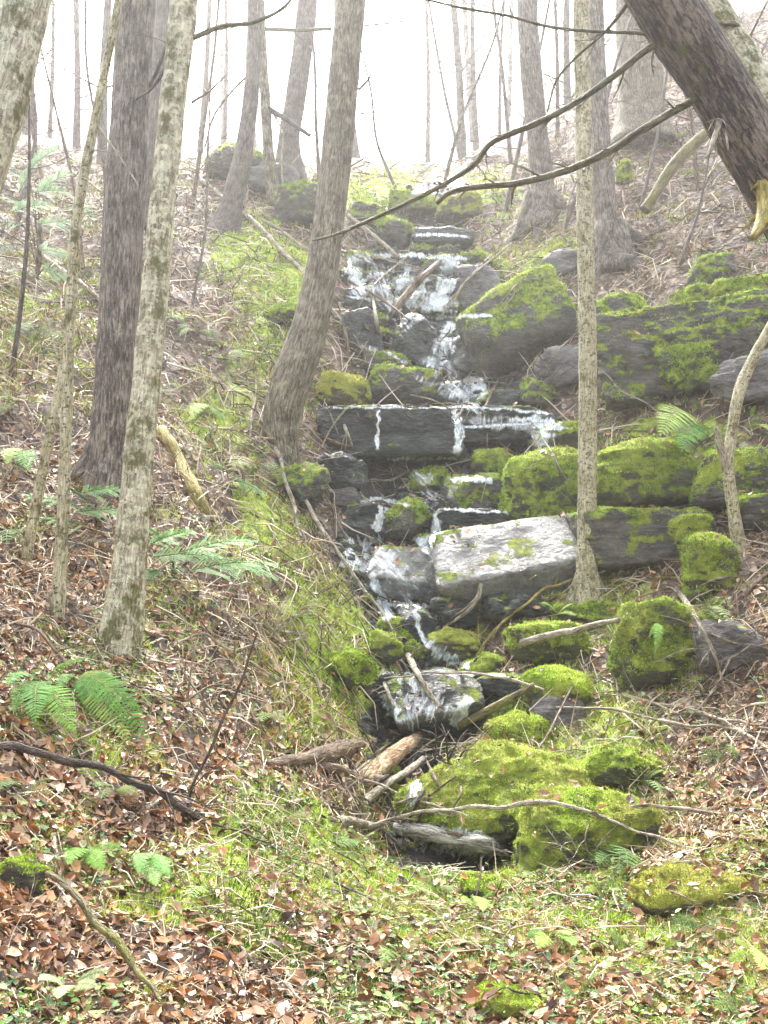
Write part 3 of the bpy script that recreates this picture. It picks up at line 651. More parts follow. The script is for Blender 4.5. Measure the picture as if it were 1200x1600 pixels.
tree('broad_tree', [(1004,215,84),(1002,150,74),(998,60,74),(994,-60,74),(990,-300,66)], 'bark_olive', 'broad hazy mossy trunk behind the leaning dark trunk', seed=15, flare=1.25)
BY = 5.6
tree('leaning_dark_tree', [(1420,560,130),(1300,430,118),(1196,262,100),(1130,148,100),(1072,55,104),(1015,-40,106),(900,-250,100)], 'bark_dark', 'thick dark trunk leaning across the upper right corner', Y=BY, seed=16, flare=1.1, knob=.16, fuzz=5000,
     branches=[([(1085,36,16),(1010,78,13),(960,118,12),(900,160,11),(840,192,12),(770,222,10),(740,258,10),(690,290,9),(620,325,8),(560,352,7),(520,368,5),(488,376,3)], .5, 'branch_moss'),
               ([(1110,145,18),(1068,165,14),(1000,205,13),(945,240,14),(880,268,13),(810,286,12),(745,292,11),(705,300,9),(682,318,8)], .5, 'branch_moss'),
               ([(1050,60,8),(1000,52,6),(930,49,6),(860,42,6),(790,24,5),(720,12,5),(650,-5,4)], .4, 'branch_moss'),
               ([(1118,168,10),(1124,190,9),(1116,215,9),(1106,246,6)], -.3, 'stick_pale'),
               ([(1124,190,5),(1134,210,4),(1138,234,3)], -.3, 'stick_pale'),
               ([(1010,-30,10),(985,0,8),(950,45,6),(905,85,5),(870,125,4),(855,175,3)], .3, 'branch_moss'),
               ([(1175,240,36),(1192,280,28),(1196,320,26),(1190,350,22),(1176,372,10)], -.3, 'stick_yellow')])
tree('leaning_limb_tree', [(1290,330,60),(1205,165,54),(1150,70,50),(1095,-20,48),(1000,-200,40)], 'bark_birch', 'paler leaning limb tight behind the thick dark trunk', Y=BY+1.2, seed=17, flare=1.1,
     branches=[([(1160,80,8),(1150,40,10),(1120,35,8),(1090,10,6)], -.3, 'branch_moss'), ([(1170,60,5),(1185,30,4),(1200,0,3)], 0, 'stick_brown')])
tree('bent_snag', [(1155,855,20),(1145,790,19),(1138,725,17),(1146,660,17),(1156,610,20),(1176,562,18),(1198,520,15),(1225,470,12)], 'bark_speck', 'bent bare snag with peeling reddish top at the right edge', 'snag', seed=18, flare=1.2,
     branches=[([(1137,740,14),(1126,700,13),(1118,668,8)], -.1, 'stick_pale'), ([(1150,665,7),(1165,672,6),(1174,682,4)], -.1, 'stick_pale')])
tree('leaning_log_tree', [(1022,305,16),(1055,255,20),(1095,215,20),(1130,190,14)], 'stick_moss', 'dead mossy trunk leaning on the slope behind the dark trunk', 'dead tree', Y=16.5, seed=19, flare=1.0)
far = [(118,300,15,(118,-60),'faint grey trunk at far left',27),(40,240,13,(52,-60),'faint trunk hidden by the leaning lichen trunk',29),(724,282,17,(704,-60),'faint trunk above the top of the falls, taller of a pair',31),
 (746,270,12,(738,-60),'faint slimmer trunk of the pair above the falls',33),(800,265,8,(762,-60),'thin slanting sapling above the falls',24),(556,240,16,(520,-60),'misty leaning trunk right of the bowed tree',33),
 (310,262,12,(330,-60),'misty thin trunk between birch and curved tree',30),(890,240,16,(886,-60),'misty trunk between the grey and speckled trees',27),(668,262,9,(664,-60),'misty needle thin trunk at the centre',36),
 (1040,180,14,(1052,-60),'misty trunk above the broad mossy trunk',26),(350,258,9,(352,-60),'misty thin trunk over the dark boulder',32),(780,255,7,(790,-60),'misty thin stem right of the sapling',30),
 (75,260,9,(84,-60),'misty stem between two faint left trunks',30),(158,300,20,(172,-60),'pale trunk just left of the thickest trunk',24),(870,300,9,(866,-60),'thin stem beside the straight grey tree',23),(1090,140,10,(1098,-60),'misty stem seen over the leaning limb',28)]
for i, (a, b, w, tp, lab, Yd) in enumerate(far):
    tree('misty_tree', [(a, b+8, w*.85), (a+(tp[0]-a)*.5+(-1)**i*3, (b+tp[1])/2, w*.75), (tp[0], tp[1], w*.66), (tp[0]+(tp[0]-a)*.5, -300, w*.6)], 'bark_far', lab, seed=30+i, flare=1.2, limbs=7, Y=Yd, roots=False, grp='misty trees beyond the top of the falls')

rf = random.Random(5)
for i, (a, b, tx, ty, w_) in enumerate([(300,330,345,-60,7),(130,420,60,60,6),(620,300,560,60,5),(500,300,470,-40,6),(690,300,800,-60,6),(790,330,870,-60,7),(880,360,1010,-40,7),(1000,330,1060,-60,6),(1090,300,1040,-60,7),(1140,260,1200,60,6),(25,360,80,-60,8),(160,420,135,-60,6),(70,300,20,-60,7),(1060,420,1130,140,5),(300,480,330,120,5),(720,250,660,-60,6)]):
    tree('thin_sapling', [(a, b, w_), ((a*2+tx)/3+rf.uniform(-12, 12), (b*2+ty)/3, w_*.9), ((a+2*tx)/3+rf.uniform(-12, 12), (b+2*ty)/3, w_*.75), (tx, ty, w_*.5)], rf.choice(['bark_far', 'bark_grey', 'stick_brown']), 'thin bare sapling, one of many leaning over the upper slopes', 'sapling', seed=400+i, flare=1.1, limbs=8, grp='thin bare saplings on the upper slopes')
for i in range(6):
    a = rf.choice([rf.uniform(-40, 480), rf.uniform(560, 1250)]); Yd = rf.uniform(38, 62); w_ = rf.uniform(6, 14); ln = rf.uniform(-20, 20)
    b = 255-max(0, (a-700)*.28)-max(0, (300-a)*.15)
    tree('misty_tree', [(a, b+6, w_), (a+ln*.5, b/2, w_*.9), (a+ln, -60, w_*.8), (a+ln*1.5, -260, w_*.6)], 'bark_far', 'barely visible trunk dissolving in the haze high up the hollow', seed=60+i, flare=1.2, limbs=5, Y=Yd, roots=False, grp='trunks dissolving in the haze')
# ---------------------------------------------------------------- fallen wood
def stick(name, pts, mat, label, cat='stick', stand=None, seed=0, forks=0, lift=.3, sides=9, knob=.3, grp=None, side=()):
    rw = random.Random(seed+500); q_ = [pts[0]]
    for (a0, b0, w0), (a1, b1, w1) in zip(pts, pts[1:]):
        L_ = math.hypot(a1-a0, b1-b0); k_ = max(1, int(L_/28)); j_ = min(5, L_/k_*.13)
        for i_ in range(1, k_+1):
            u_ = i_/k_; jj = j_ if i_ < k_ else 0
            q_.append((a0+(a1-a0)*u_+rw.uniform(-jj, jj), b0+(b1-b0)*u_+rw.uniform(-jj, jj), (w0+(w1-w0)*u_)*rw.uniform(.7, 1.0)))
    if stand is not None and stand != 0: stand = len(q_)//2
    pts = q_
    H = [hit(a, b, bvhA)[0][1] for (a, b, w) in pts]
    if stand is not None: Ys = [H[stand]]*len(pts)
    else:
        L = np.r_[0, np.cumsum([math.hypot(pts[i+1][0]-pts[i][0], pts[i+1][1]-pts[i][1]) for i in range(len(pts)-1)])]
        lin = H[0]+(H[-1]-H[0])*L/L[-1]
        Ys = np.minimum(lin, np.array(H))
    PP, RR = [], []
    for (a, b, w), y in zip(pts, Ys):
        r_ = w*y/F/2; PP.append(at(a, b, y-r_*(1+lift)-.02)); RR.append(r_)
    S_ = [(PP, RR)]; rr_ = random.Random(seed)
    for k in range(forks):
        j = rr_.randrange(len(PP)-1); v = PP[j+1]-PP[j]; v /= np.linalg.norm(v)
        s = v*.8+np.array([rr_.uniform(-1, 1), rr_.uniform(-.5, .2), rr_.uniform(-.4, 1)])
        S_ += twigs(PP[j]+(PP[j+1]-PP[j])*rr_.random(), s, rr_.uniform(.2, .5), RR[j]*.4, rr_.randrange(9999), 1, 2)
    base = PP[0].copy()
    PP[0] = PP[0]+np.array([0, .03, -.03]); 
    o = tubes_obj(name, S_, mat, None, sides, knob, seed, base)
    return tag(o, label, cat, grp)
K = stick
K('broken_log',[(415,1192,22),(480,1185,26),(530,1172,30),(582,1160,26)],'stick_brown','brown broken log in the debris pile left of the stream','log',seed=1)
K('split_log',[(562,1222,34),(600,1192,36),(632,1168,32),(655,1150,20)],'wood_split','split log showing pale orange wood in the debris pile','log',seed=2,knob=.35)
K('log',[(500,1192,18),(560,1215,22),(620,1218,16)],'stick_brown','dull log lying under the split log','log',seed=3)
K('log',[(566,1252,12),(612,1220,15),(662,1185,11)],'stick_pale','straight grey pole below the split log','pole',seed=4)
K('stick',[(440,1190,5),(480,1232,7),(520,1262,6),(562,1292,5)],'stick_pale','pale stick slanting down from the brown broken log',seed=5,forks=1)
K('log',[(514,1278,16),(548,1284,18),(588,1292,14)],'stick_pale','short whitish log floating left of the driftwood','log',seed=6)
K('driftwood',[(618,1290,16),(665,1300,26),(715,1312,22),(760,1318,26),(792,1336,10)],'drift','silvery weathered driftwood at the lower pool','driftwood',seed=7,knob=.5,forks=4)
K('long_branch',[(560,1292,6),(640,1272,7),(740,1260,8),(820,1255,8),(890,1260,7),(960,1284,6),(1030,1308,5),(1105,1330,4)],'stick_pale','long thin bending branch over the largest mossy boulder','branch',seed=8,forks=3)
K('branch',[(955,1256,5),(1040,1262,7),(1120,1272,7),(1215,1268,5)],'stick_pale','pale branch lying right of the largest mossy boulder','branch',seed=9,forks=3)
K('branch',[(1045,1278,4),(1110,1262,5),(1215,1254,4)],'stick_pale','thinner branch crossing the pale branch on the right','branch',seed=10,forks=2)
K('branch',[(990,1348,6),(1060,1348,8),(1130,1350,8),(1215,1352,8)],'stick_pale','whitish branch behind the yellow green mound','branch',seed=11,forks=3)
K('white_log',[(815,1000,12),(870,990,14),(925,977,13),(968,968,9)],'stick_pale','smooth white log on the long mossy stone','log',seed=12)
K('greenish_log',[(718,1130,12),(760,1112,16),(800,1090,16),(835,1070,10)],'stick_moss','greenish log leaning beside the bright moss dome','log',seed=13)
K('stick',[(638,1020,10),(652,1052,12),(668,1080,9),(690,1104,6)],'stick_pale','crooked stick jutting over the blue grey slab',seed=14,forks=2)
K('stick',[(598,1038,6),(602,1070,7),(616,1105,5)],'stick_pale','upright white stick left of the crooked stick',seed=15,forks=2)
K('stick',[(752,908,6),(748,930,9),(730,955,7),(698,977,5)],'stick_pale','hooked stick below the long pale slab',seed=16,forks=1)
K('branch',[(1058,915,9),(1085,960,8),(1115,1020,7),(1130,1070,5),(1136,1115,3)],'stick_pale','pale branch sloping down past the tall mossy boulder','branch',seed=17,forks=2)
K('branch',[(600,1055,3),(700,1052,4),(800,1062,6),(850,1078,4)],'stick_pale','thin branch spanning above the blue grey slab','branch',seed=18,forks=3)
K('twig',[(290,1250,6),(330,1170,6),(368,1085,5),(388,1030,5),(402,988,3)],'stick_dark','tall dark twig standing up from the near left slope','twig',stand=0,seed=19,forks=1)
K('branch',[(-20,1162,14),(80,1182,14),(180,1208,14),(250,1236,13),(330,1290,9)],'stick_dark','long dark branch lying below the ferns','branch',seed=20,forks=3)
K('stick',[(180,1315,4),(215,1270,6),(265,1235,7),(320,1210,6),(372,1186,4)],'stick_pale','pale curved twig crossing the foot of the dark twig',seed=21,forks=2)
K('stick',[(84,1288,9),(90,1350,10),(92,1410,10),(80,1480,10),(45,1520,9),(18,1570,7)],'stick_pale','bleached crooked stick in the lower left leaves',seed=22,forks=2)
K('mossy_log',[(60,1350,10),(130,1412,13),(200,1495,13),(285,1610,11)],'stick_moss','mossy log sunk in leaves at the lower left','log',seed=23,lift=-.6,knob=.4)
K('stick',[(105,1388,6),(150,1430,8),(202,1482,6)],'stick_pale','short pale stick on the sunken mossy log',seed=24)
K('stick',[(376,1482,7),(384,1510,9),(382,1536,8)],'stick_pale','stubby white stick in the foreground leaves',seed=25)
K('stick',[(0,1520,5),(20,1470,6),(38,1420,4)],'stick_pale','grey stick at the left border',seed=26,forks=1)
K('yellow_log',[(250,668,20),(280,720,26),(305,770,24),(330,812,14)],'stick_yellow','bright yellow mossed log right of the blotched birch','log',seed=27)
K('stick',[(395,618,5),(412,660,7),(438,715,8),(460,790,8),(476,850,6)],'stick_pale','long white stick leaning below the curved trunk',seed=28,forks=2)
K('stick',[(478,778,6),(498,820,8),(530,865,7),(575,930,6),(628,1000,4)],'stick_pale','white stick following the left edge of the stream',seed=29,forks=1)
K('stick',[(390,700,3),(393,650,4),(400,590,4)],'stick_pale','short upright stick above the long white stick',seed=30)
K('leaning_log',[(606,492,10),(640,455,13),(684,410,9)],'stick_brown','log leaning up across the upper fall','log',seed=31)
K('white_log',[(545,335,8),(580,365,10),(622,402,8)],'stick_pale','white log sliding into the upper fall beside the round boulder','log',seed=32,forks=2)
for i, (pl, lab) in enumerate([([(545,435,4),(600,470,6),(640,500,4)],'stick slanting right in the upper stick pile'),([(640,395,3),(600,430,4),(560,480,3)],'stick slanting left in the upper stick pile'),
   ([(578,440,5),(588,500,7),(598,545,4)],'steep white stick dropping from the upper stick pile'),([(530,470,5),(540,520,6),(548,570,4)],'steep stick against the curved trunk side of the falls'),
   ([(560,400,3),(620,410,4),(660,420,3)],'flat twig at the head of the stick pile'),([(528,630,4),(540,670,6),(552,700,4)],'stick propped on the block ledge left end'),
   ([(478,665,4),(520,690,6),(560,700,4)],'bare root like stick under the curved trunk'),([(500,700,3),(540,640,4),(555,632,3)],'thin stick crossing the block ledge left end'),
   ([(580,745,3),(610,750,5),(640,735,3)],'twig lying over the pool below the block ledge'),([(755,640,4),(775,600,7),(784,588,4)],'stub leaning beside the small white fall'),
   ([(672,500,3),(720,450,4),(765,400,3)],'arching twig right of the upper fall'),([(690,490,3),(750,420,4),(800,380,3)],'higher arching twig right of the upper fall')]):
    K('stick', pl, 'stick_pale' if i % 3 else 'stick_brown', lab, seed=40+i, forks=1)
K('fallen_log',[(276,262,5),(320,285,9),(350,310,6)],'stick_pale','whitish fallen pole behind the birch top slope','pole',seed=60)
K('fallen_log',[(366,322,7),(420,370,10),(486,440,7)],'stick_pale','pale fallen pole pointing at the curved trunk','pole',seed=61)
K('fallen_log',[(385,328,4),(440,360,6),(490,395,4)],'stick_pale','thinner pole above the pale fallen pole','pole',seed=62)
K('fallen_log',[(40,370,7),(100,425,10),(165,478,7)],'stick_pale','grey fallen pole on the far left slope','pole',seed=63)
K('fallen_log',[(25,380,4),(60,470,3),(90,560,4)],'stick_brown','thin brown pole left of the grey fallen pole','pole',seed=64)
K('stick',[(385,500,3),(405,535,5),(435,575,4)],'stick_pale','short bent stick on the middle left slope',seed=65,forks=1)
K('stick',[(325,660,3),(340,700,4),(355,720,3)],'stick_pale','tiny pale stick by the slope fern',seed=66)
K('branch',[(745,1020,4),(800,960,6),(850,920,6),(905,900,4)],'stick_yellow','mossy yellow branch rising to the speckled tree foot','branch',seed=67,forks=2)
K('branch',[(930,908,5),(990,906,6),(1062,902,4)],'stick_yellow','mossy twig right of the speckled tree foot','branch',seed=68,forks=1)
K('stick',[(1140,945,8),(1170,922,10),(1215,888,8)],'stick_brown','brown stick at the right edge below the mossy stump rock',seed=69)
K('stick',[(935,1085,4),(1000,1095,5),(1100,1115,6),(1215,1140,4)],'stick_pale','long pale twig crossing the right bank','twig',seed=70,forks=4)
K('stick',[(870,1100,3),(960,1108,5),(1080,1135,5),(1215,1145,4)],'stick_pale','second long twig just below the long pale twig','twig',seed=71,forks=3)
K('stick',[(1130,1122,7),(1160,1145,9),(1215,1185,7)],'stick_pale','mossy white stick at the right border',seed=72,forks=1)
K('stick',[(1078,1120,3),(1120,1070,4),(1140,1030,3)],'stick_pale','short twig crossing the sloping pale branch',seed=73)
K('stick',[(945,1025,3),(962,1060,4),(966,1100,3)],'stick_pale','thin twig hanging before the tall mossy boulder',seed=74)
K('stick',[(900,1060,3),(870,1120,4),(840,1170,3)],'stick_brown','brown twig leaning on the bright moss dome',seed=75)
K('vine',[(928,565,2.5),(970,610,3),(1040,655,3),(1110,705,3),(1205,770,3)],'stick_pale','thin pale vine arching over the mossy boulders','vine',stand=3,seed=76)
K('stick',[(330,1440,4),(420,1520,5),(520,1600,4)],'stick_pale','thin straight twig in the foreground leaves',seed=77,forks=3)
K('stick',[(440,1475,4),(520,1445,6),(600,1425,4)],'stick_brown','brown twig lying in the near left leaves',seed=78,forks=3)
K('stick',[(600,1465,4),(650,1480,6),(700,1488,4)],'stick_dark','dark twig in the centre foreground','twig',seed=79,forks=1)
K('stick',[(1070,1510,6),(1100,1530,7),(1120,1545,4)],'stick_dark','short dark stick at the lower right','stick',seed=80)
K('stick',[(740,1415,3),(750,1370,4),(752,1340,3)],'stick_pale','little upright twig before the largest boulder','twig',stand=0,seed=81)
K('stick',[(180,1480,4),(260,1560,6),(330,1620,5)],'stick_pale','pale twig beside the sunken mossy log',seed=82,forks=2)
K('stick',[(470,1560,4),(560,1575,6),(660,1600,4)],'stick_pale','forked pale twig at the bottom edge',seed=83,forks=3)
K('stick',[(260,1010,4),(320,990,5),(400,1040,5),(470,1090,4)],'stick_pale','tangled pale twig behind the dark twig',seed=84,forks=4)
K('stick',[(0,960,5),(60,985,6),(130,1060,7),(200,1120,5)],'stick_brown','brown stick lying above the ferns',seed=85,forks=2)
K('stick',[(360,960,4),(430,985,5),(480,990,3)],'stick_pale','small forked twig on the left bank',seed=86,forks=3)
K('stick',[(700,1180,3),(720,1230,4),(690,1290,3)],'stick_brown','thin twig hanging over the moss mound',seed=87)
K('stick',[(828,660,3),(842,700,4),(850,740,3)],'stick_brown','little twig on the spray ledge',seed=88)
K('log',[(1000,1545,10),(1060,1520,12)],'stick_moss','short mossy chunk in the right foreground','log',seed=89)

rd = random.Random(77)
for i in range(44):
    a = rd.uniform(0, 1190); b = rd.uniform(1370, 1590) if i % 2 else rd.uniform(900, 1400)
    if 480 < a < 1000 and b < 1380: a = rd.choice([rd.uniform(0, 470), rd.uniform(1000, 1180)])
    an = rd.uniform(.1, 1.1) if a < 600 else rd.uniform(-.5, .5); L_ = rd.uniform(60, 210)
    K('fallen_twig', [(a, b, 1.5), (a+math.cos(an)*L_/2+rd.uniform(-8, 8), b+math.sin(an)*L_/2+rd.uniform(-12, 12), rd.uniform(2, 4.5)), (a+math.cos(an)*L_, b+math.sin(an)*L_, 1.5)],
      rd.choice(['stick_pale', 'stick_brown', 'stick_pale', 'stick_dark']), 'thin fallen twig lying on the forest floor', 'twig', seed=1100+i, sides=5, forks=2, grp='twigs lying on the forest floor')
for i in range(34):
    a = rd.uniform(430, 700); b = 1150+rd.uniform(0, 120)+(a-430)*.12; an = rd.uniform(-.9, .9) if rd.random() < .7 else rd.uniform(1, 2.1); L_ = rd.uniform(30, 95)
    K('broken_stick', [(a, b, rd.uniform(2, 5)), (a+math.cos(an)*L_/2, b+math.sin(an)*L_/2+rd.uniform(-4, 4), rd.uniform(3, 9)), (a+math.cos(an)*L_, b+math.sin(an)*L_, rd.uniform(2, 5))],
      rd.choice(['stick_pale', 'stick_brown', 'stick_brown', 'stick_dark', 'stick_moss']), 'broken stick in the tangled debris pile at the stream foot', seed=900+i, lift=rd.uniform(.3, 3), sides=6, grp='sticks of the debris pile')
for i in range(46):
    a = rd.uniform(500, 900); b = rd.uniform(360, 800); a = a+(0 if b < 560 else -20); an = rd.uniform(-.8, .8)+rd.choice([0, 1.57]); L_ = rd.uniform(25, 80)
    K('fallen_twig', [(a, b, 1.5), (a+math.cos(an)*L_/2, b+math.sin(an)*L_/2+rd.uniform(-5, 5), rd.uniform(1.5, 3.5)), (a+math.cos(an)*L_, b+math.sin(an)*L_, 1.2)],
      rd.choice(['stick_pale', 'stick_brown', 'stick_pale']), 'thin fallen twig caught on the rocks of the falls', 'twig', seed=950+i, sides=5, forks=1, grp='twigs caught on the rocks of the falls')
# ---------------------------------------------------------------- water
def water(name, pts, label, flip=False, off=.025, dens=1.):
    L = [0]
    for i in range(len(pts)-1): L.append(L[-1]+math.hypot(pts[i+1][0]-pts[i][0], pts[i+1][1]-pts[i][1]))
    n1 = max(3, int(L[-1]/2.2)); s = np.linspace(0, L[-1], n1)
    A_ = np.array(pts, float); cxs = np.interp(s, L, A_[:, 0]); cys = np.interp(s, L, A_[:, 1]); ws = np.interp(s, L, A_[:, 2])
    zz = np.c_[s/9, s*0+pts[0][0], s*0]
    dx = np.gradient(cxs); dy = np.gradient(cys)
    cys = cys+vnoise(zz, 3)*(1.6 if flip else .5); cxs = cxs+vnoise(zz, 4)*(0 if flip else 2.0)
    ws = (ws*(.62 if flip else .92)*np.clip(1+1.3*fbm(zz*2.1, 3, 6), .15, 2))+1.5; nn = np.hypot(dx, dy); nxv, nyv = -dy/nn, dx/nn
    n2 = max(5, int(ws.max()/2.2)|1); u = np.linspace(-1, 1, n2)
    V = np.zeros((n1, n2, 3)); E = np.zeros((n1, n2)); TC = np.zeros((n1, n2, 3))
    for i in range(n1):
        for j in range(n2):
            h, nr = hit(cxs[i]+nxv[i]*u[j]*ws[i]/2, cys[i]+nyv[i]*u[j]*ws[i]/2, bvhA)
            V[i, j] = h
            E[i, j] = (1-abs(u[j])**2.5)*min(1, 6*min(i+.4, n1-.6-i)/n1*2)*dens
            m = h[1]/F
            TC[i, j] = (u[j]*ws[i]/2*m+pts[0][0]*.37, s[i]*m, 0) if not flip else (s[i]*m+pts[0][0]*.37, u[j]*ws[i]/2*m, 0)
    # water bridges hollows: keep the nearer surface of neighbouring rows
    Yv = V[:, :, 1].copy()
    for _ in range(2):
        Yp = np.pad(Yv, 1, mode='edge')
        Yv = np.minimum(Yv, (Yp[:-2, 1:-1]+Yp[2:, 1:-1]+Yp[1:-1, :-2]+Yp[1:-1, 2:])/4)
    for i in range(n1):
        for j in range(n2):
            d = V[i, j]-CAM; V[i, j] = CAM+d*((Yv[i, j]-off)/d[1])
    ix = np.arange(n1*n2).reshape(n1, n2)
    Q = np.stack([ix[:-1, :-1], ix[:-1, 1:], ix[1:, 1:], ix[1:, :-1]], -1).reshape(-1, 4)
    yy = V[:, :, 1].ravel()[Q]; Q = Q[(yy.max(1)-yy.min(1)) < .5]
    if not len(Q): return
    V = V.reshape(-1, 3)
    o_ = V[Q[0, 0]].copy()
    me = make_mesh(name, V-o_, Q, M['foam'], True, {'edge': ('FLOAT', E), 'tc': ('FLOAT_VECTOR', TC.reshape(-1, 3))})
    tag(new_obj(name, me, None, o_), label, kind='structure')
WA = water
for pts, lab, fl in [
 ([(645,369,8),(690,367,9),(735,370,6)],'white lip of the topmost spill',1), ([(575,400,12),(640,398,16),(735,404,12)],'bright water running over the upper ledge',1),
 ([(706,400,44),(698,430,34),(690,460,38),(686,492,54)],'upper white fall',0), ([(640,410,26),(625,450,22),(612,492,26)],'left strand of the upper fall',0),
 ([(548,400,22),(556,430,30),(566,462,26)],'shallow cascade under the sticks',0), ([(540,465,8),(590,468,10),(640,462,6)],'lip under the stick pile',1),
 ([(600,497,8),(690,496,12),(775,492,6)],'white lip of the second ledge',1), ([(706,500,26),(698,525,30),(690,550,42),(684,580,46)],'second white fall',0),
 ([(752,588,22),(742,606,40),(735,618,62),(725,630,90)],'small fan shaped fall',0), ([(490,638,4),(600,636,6),(720,636,6),(800,640,7),(880,648,8)],'white lip of the block ledge',1),
 ([(591,638,7),(590,670,7),(590,706,8)],'thin trickle down the block ledge',0), ([(706,638,14),(716,660,18),(717,685,16),(712,714,16)],'white strand right of the block ledge',0),
 ([(790,655,14),(840,656,26),(880,664,26)],'spray over the low ledge',1), ([(850,660,60),(848,680,50),(835,700,30)],'spray falling to the stones',0), ([(720,668,8),(780,664,6),(830,662,6)],'middle lip of the low ledge',1),
 ([(600,717,8),(660,717,10),(725,717,8)],'bright pool line under the block ledge',1), ([(700,749,14),(735,748,18),(772,750,12)],'white wet top of the flat rock',1),
 ([(560,785,10),(590,778,14),(640,790,8)],'rill behind the round stone',1), ([(600,790,16),(594,810,18),(588,832,16)],'little drop left of the round stone',0),
 ([(690,795,8),(740,798,8),(800,802,6)],'lip of the dark ledge',1), ([(680,800,14),(684,820,18),(676,838,24),(655,858,50)],'strand right of the round stone',0),
 ([(530,846,26),(555,852,44),(600,846,30)],'foaming water left of the wet slab',1), ([(556,850,44),(562,872,50),(575,893,34)],'slide down the slab left edge',0), ([(580,895,16),(592,925,16),(600,948,24),(612,968,26)],'narrow strand at the left bank',0),
 ([(600,944,10),(640,942,18),(672,950,10)],'water line into the chute',1), ([(646,950,12),(656,980,12),(664,1004,14),(676,1012,30)],'narrow chute',0), ([(672,1012,34),(700,1028,44),(735,1042,26)],'foam below the chute',1),
 ([(610,1053,5),(700,1052,6),(800,1056,6)],'still water edge above the slab',1), ([(735,1088,22),(722,1110,26),(706,1138,22)],'white slide right of the blue grey slab',0), ([(600,1082,14),(612,1105,22),(622,1132,18)],'streaks left of the blue grey slab',0),
 ([(600,1312,22),(660,1320,34),(720,1328,40),(800,1334,30)],'lower pool foam under the driftwood',1), ([(650,1290,16),(700,1300,30),(770,1308,26)],'bright little cascade at the foot behind the driftwood',1), ([(660,1150,30),(650,1200,26),(640,1270,30)],'film through the debris pile',0), ([(640,480,30),(655,455,24),(668,430,20)],'thin water by the leaning log',0), ([(560,540,10),(600,548,8),(640,570,8)],'damp line under the stick pile',1),
 ([(655,1095,50),(690,1110,56),(725,1120,30)],'film on the blue grey slab',1),
 ([(552,392,20),(590,420,70),(600,455,80),(610,480,60)],'film broken over the stick pile ledges',0), ([(640,430,60),(650,470,80),(670,492,90)],'film between the strands of the upper fall',0),
 ([(730,655,40),(790,664,34),(860,672,26)],'film trickling over the low ledge',1), ([(640,735,40),(660,755,50),(700,790,60)],'film among the stones under the block ledge',0),
 ([(560,845,60),(600,880,60),(650,930,60)],'film left of the wet slab',0), ([(650,1060,60),(640,1100,70),(650,1150,60)],'film under the crooked stick',0), ([(700,560,60),(720,590,70),(700,625,90)],'film around the small fan fall',0),
 ([(600,325,20),(650,335,24),(720,345,20)],'film between the topmost ledges',1), ([(640,302,8),(680,300,10),(720,303,8)],'farthest bright lip of the stream',1)]:
    WA('water', pts, lab, bool(fl), dens=.4 if 'film' in lab or 'damp' in lab else .8 if fl else .9)

# ---------------------------------------------------------------- scatter on ground
def ground_points(n, y0, y1, tmax, seed):
    r = np.random.default_rng(seed)
    s_ = r.uniform(math.log(y0), math.log(y1), n); t_ = r.uniform(-tmax, tmax, n)
    Y = np.exp(s_); X = t_*Y; z = samp(Zg, t_, s_)
    e = .01
    zx = (samp(Zg, t_+e, s_)-samp(Zg, t_-e, s_))/(2*e*Y)
    zs = (samp(Zg, t_, s_+e)-samp(Zg, t_, s_-e))/(2*e)
    zy = (zs-X*zx)/Y           # chain rule: moving in s at fixed t also moves x
    N = np.c_[-zx, -zy, np.ones(n)]; N /= np.linalg.norm(N, axis=1)[:, None]
    return np.c_[X, Y, z], N, samp(MOg, t_, s_), samp(BEg, t_, s_), r

def leaf_mesh(P, N, size, col, r, lift=.0, asp=.6, fold=.25):
    n = len(P)
    a = r.normal(size=(n, 3)); N2 = N+r.normal(size=(n, 3))*.31; N2 /= np.linalg.norm(N2, axis=1)[:, None]
    u = np.cross(N2, a); u /= np.linalg.norm(u, axis=1)[:, None]; v = np.cross(N2, u)
    sz = (size*r.uniform(.3, 1.5, n)**1.15)[:, None]; w = sz*asp*r.uniform(.6, 1.2, (n, 1))
    c = P+N*lift*r.random((n, 1)); cu = r.uniform(-.2, .5, (n, 1))*sz; fo = r.uniform(0, fold, (n, 1))*sz
    # 8-point curled leaf: stalk, two shoulders, two lobes, tip, midrib points
    pts = [c-u*sz*.5+N2*cu*.4, c-u*sz*.18-v*w*.42+N2*fo, c-u*sz*.18+v*w*.42+N2*fo, c-u*sz*.12,
           c+u*sz*.2-v*w*.5+N2*(fo+cu*.3), c+u*sz*.2+v*w*.5+N2*(fo+cu*.1), c+u*sz*.18+N2*cu*.1, c+u*sz*.55+N2*cu]
    V = np.stack(pts, 1).reshape(-1, 3)
    q = np.array([[3, 1, 4, 6], [2, 3, 6, 5]]); t3 = np.array([[0, 1, 3], [0, 3, 2], [6, 4, 7], [5, 6, 7]])
    b = (np.arange(n)*8)[:, None, None]
    return V, [(b+q).reshape(-1, 4), (b+t3).reshape(-1, 3)], np.repeat(col, 8, 0)

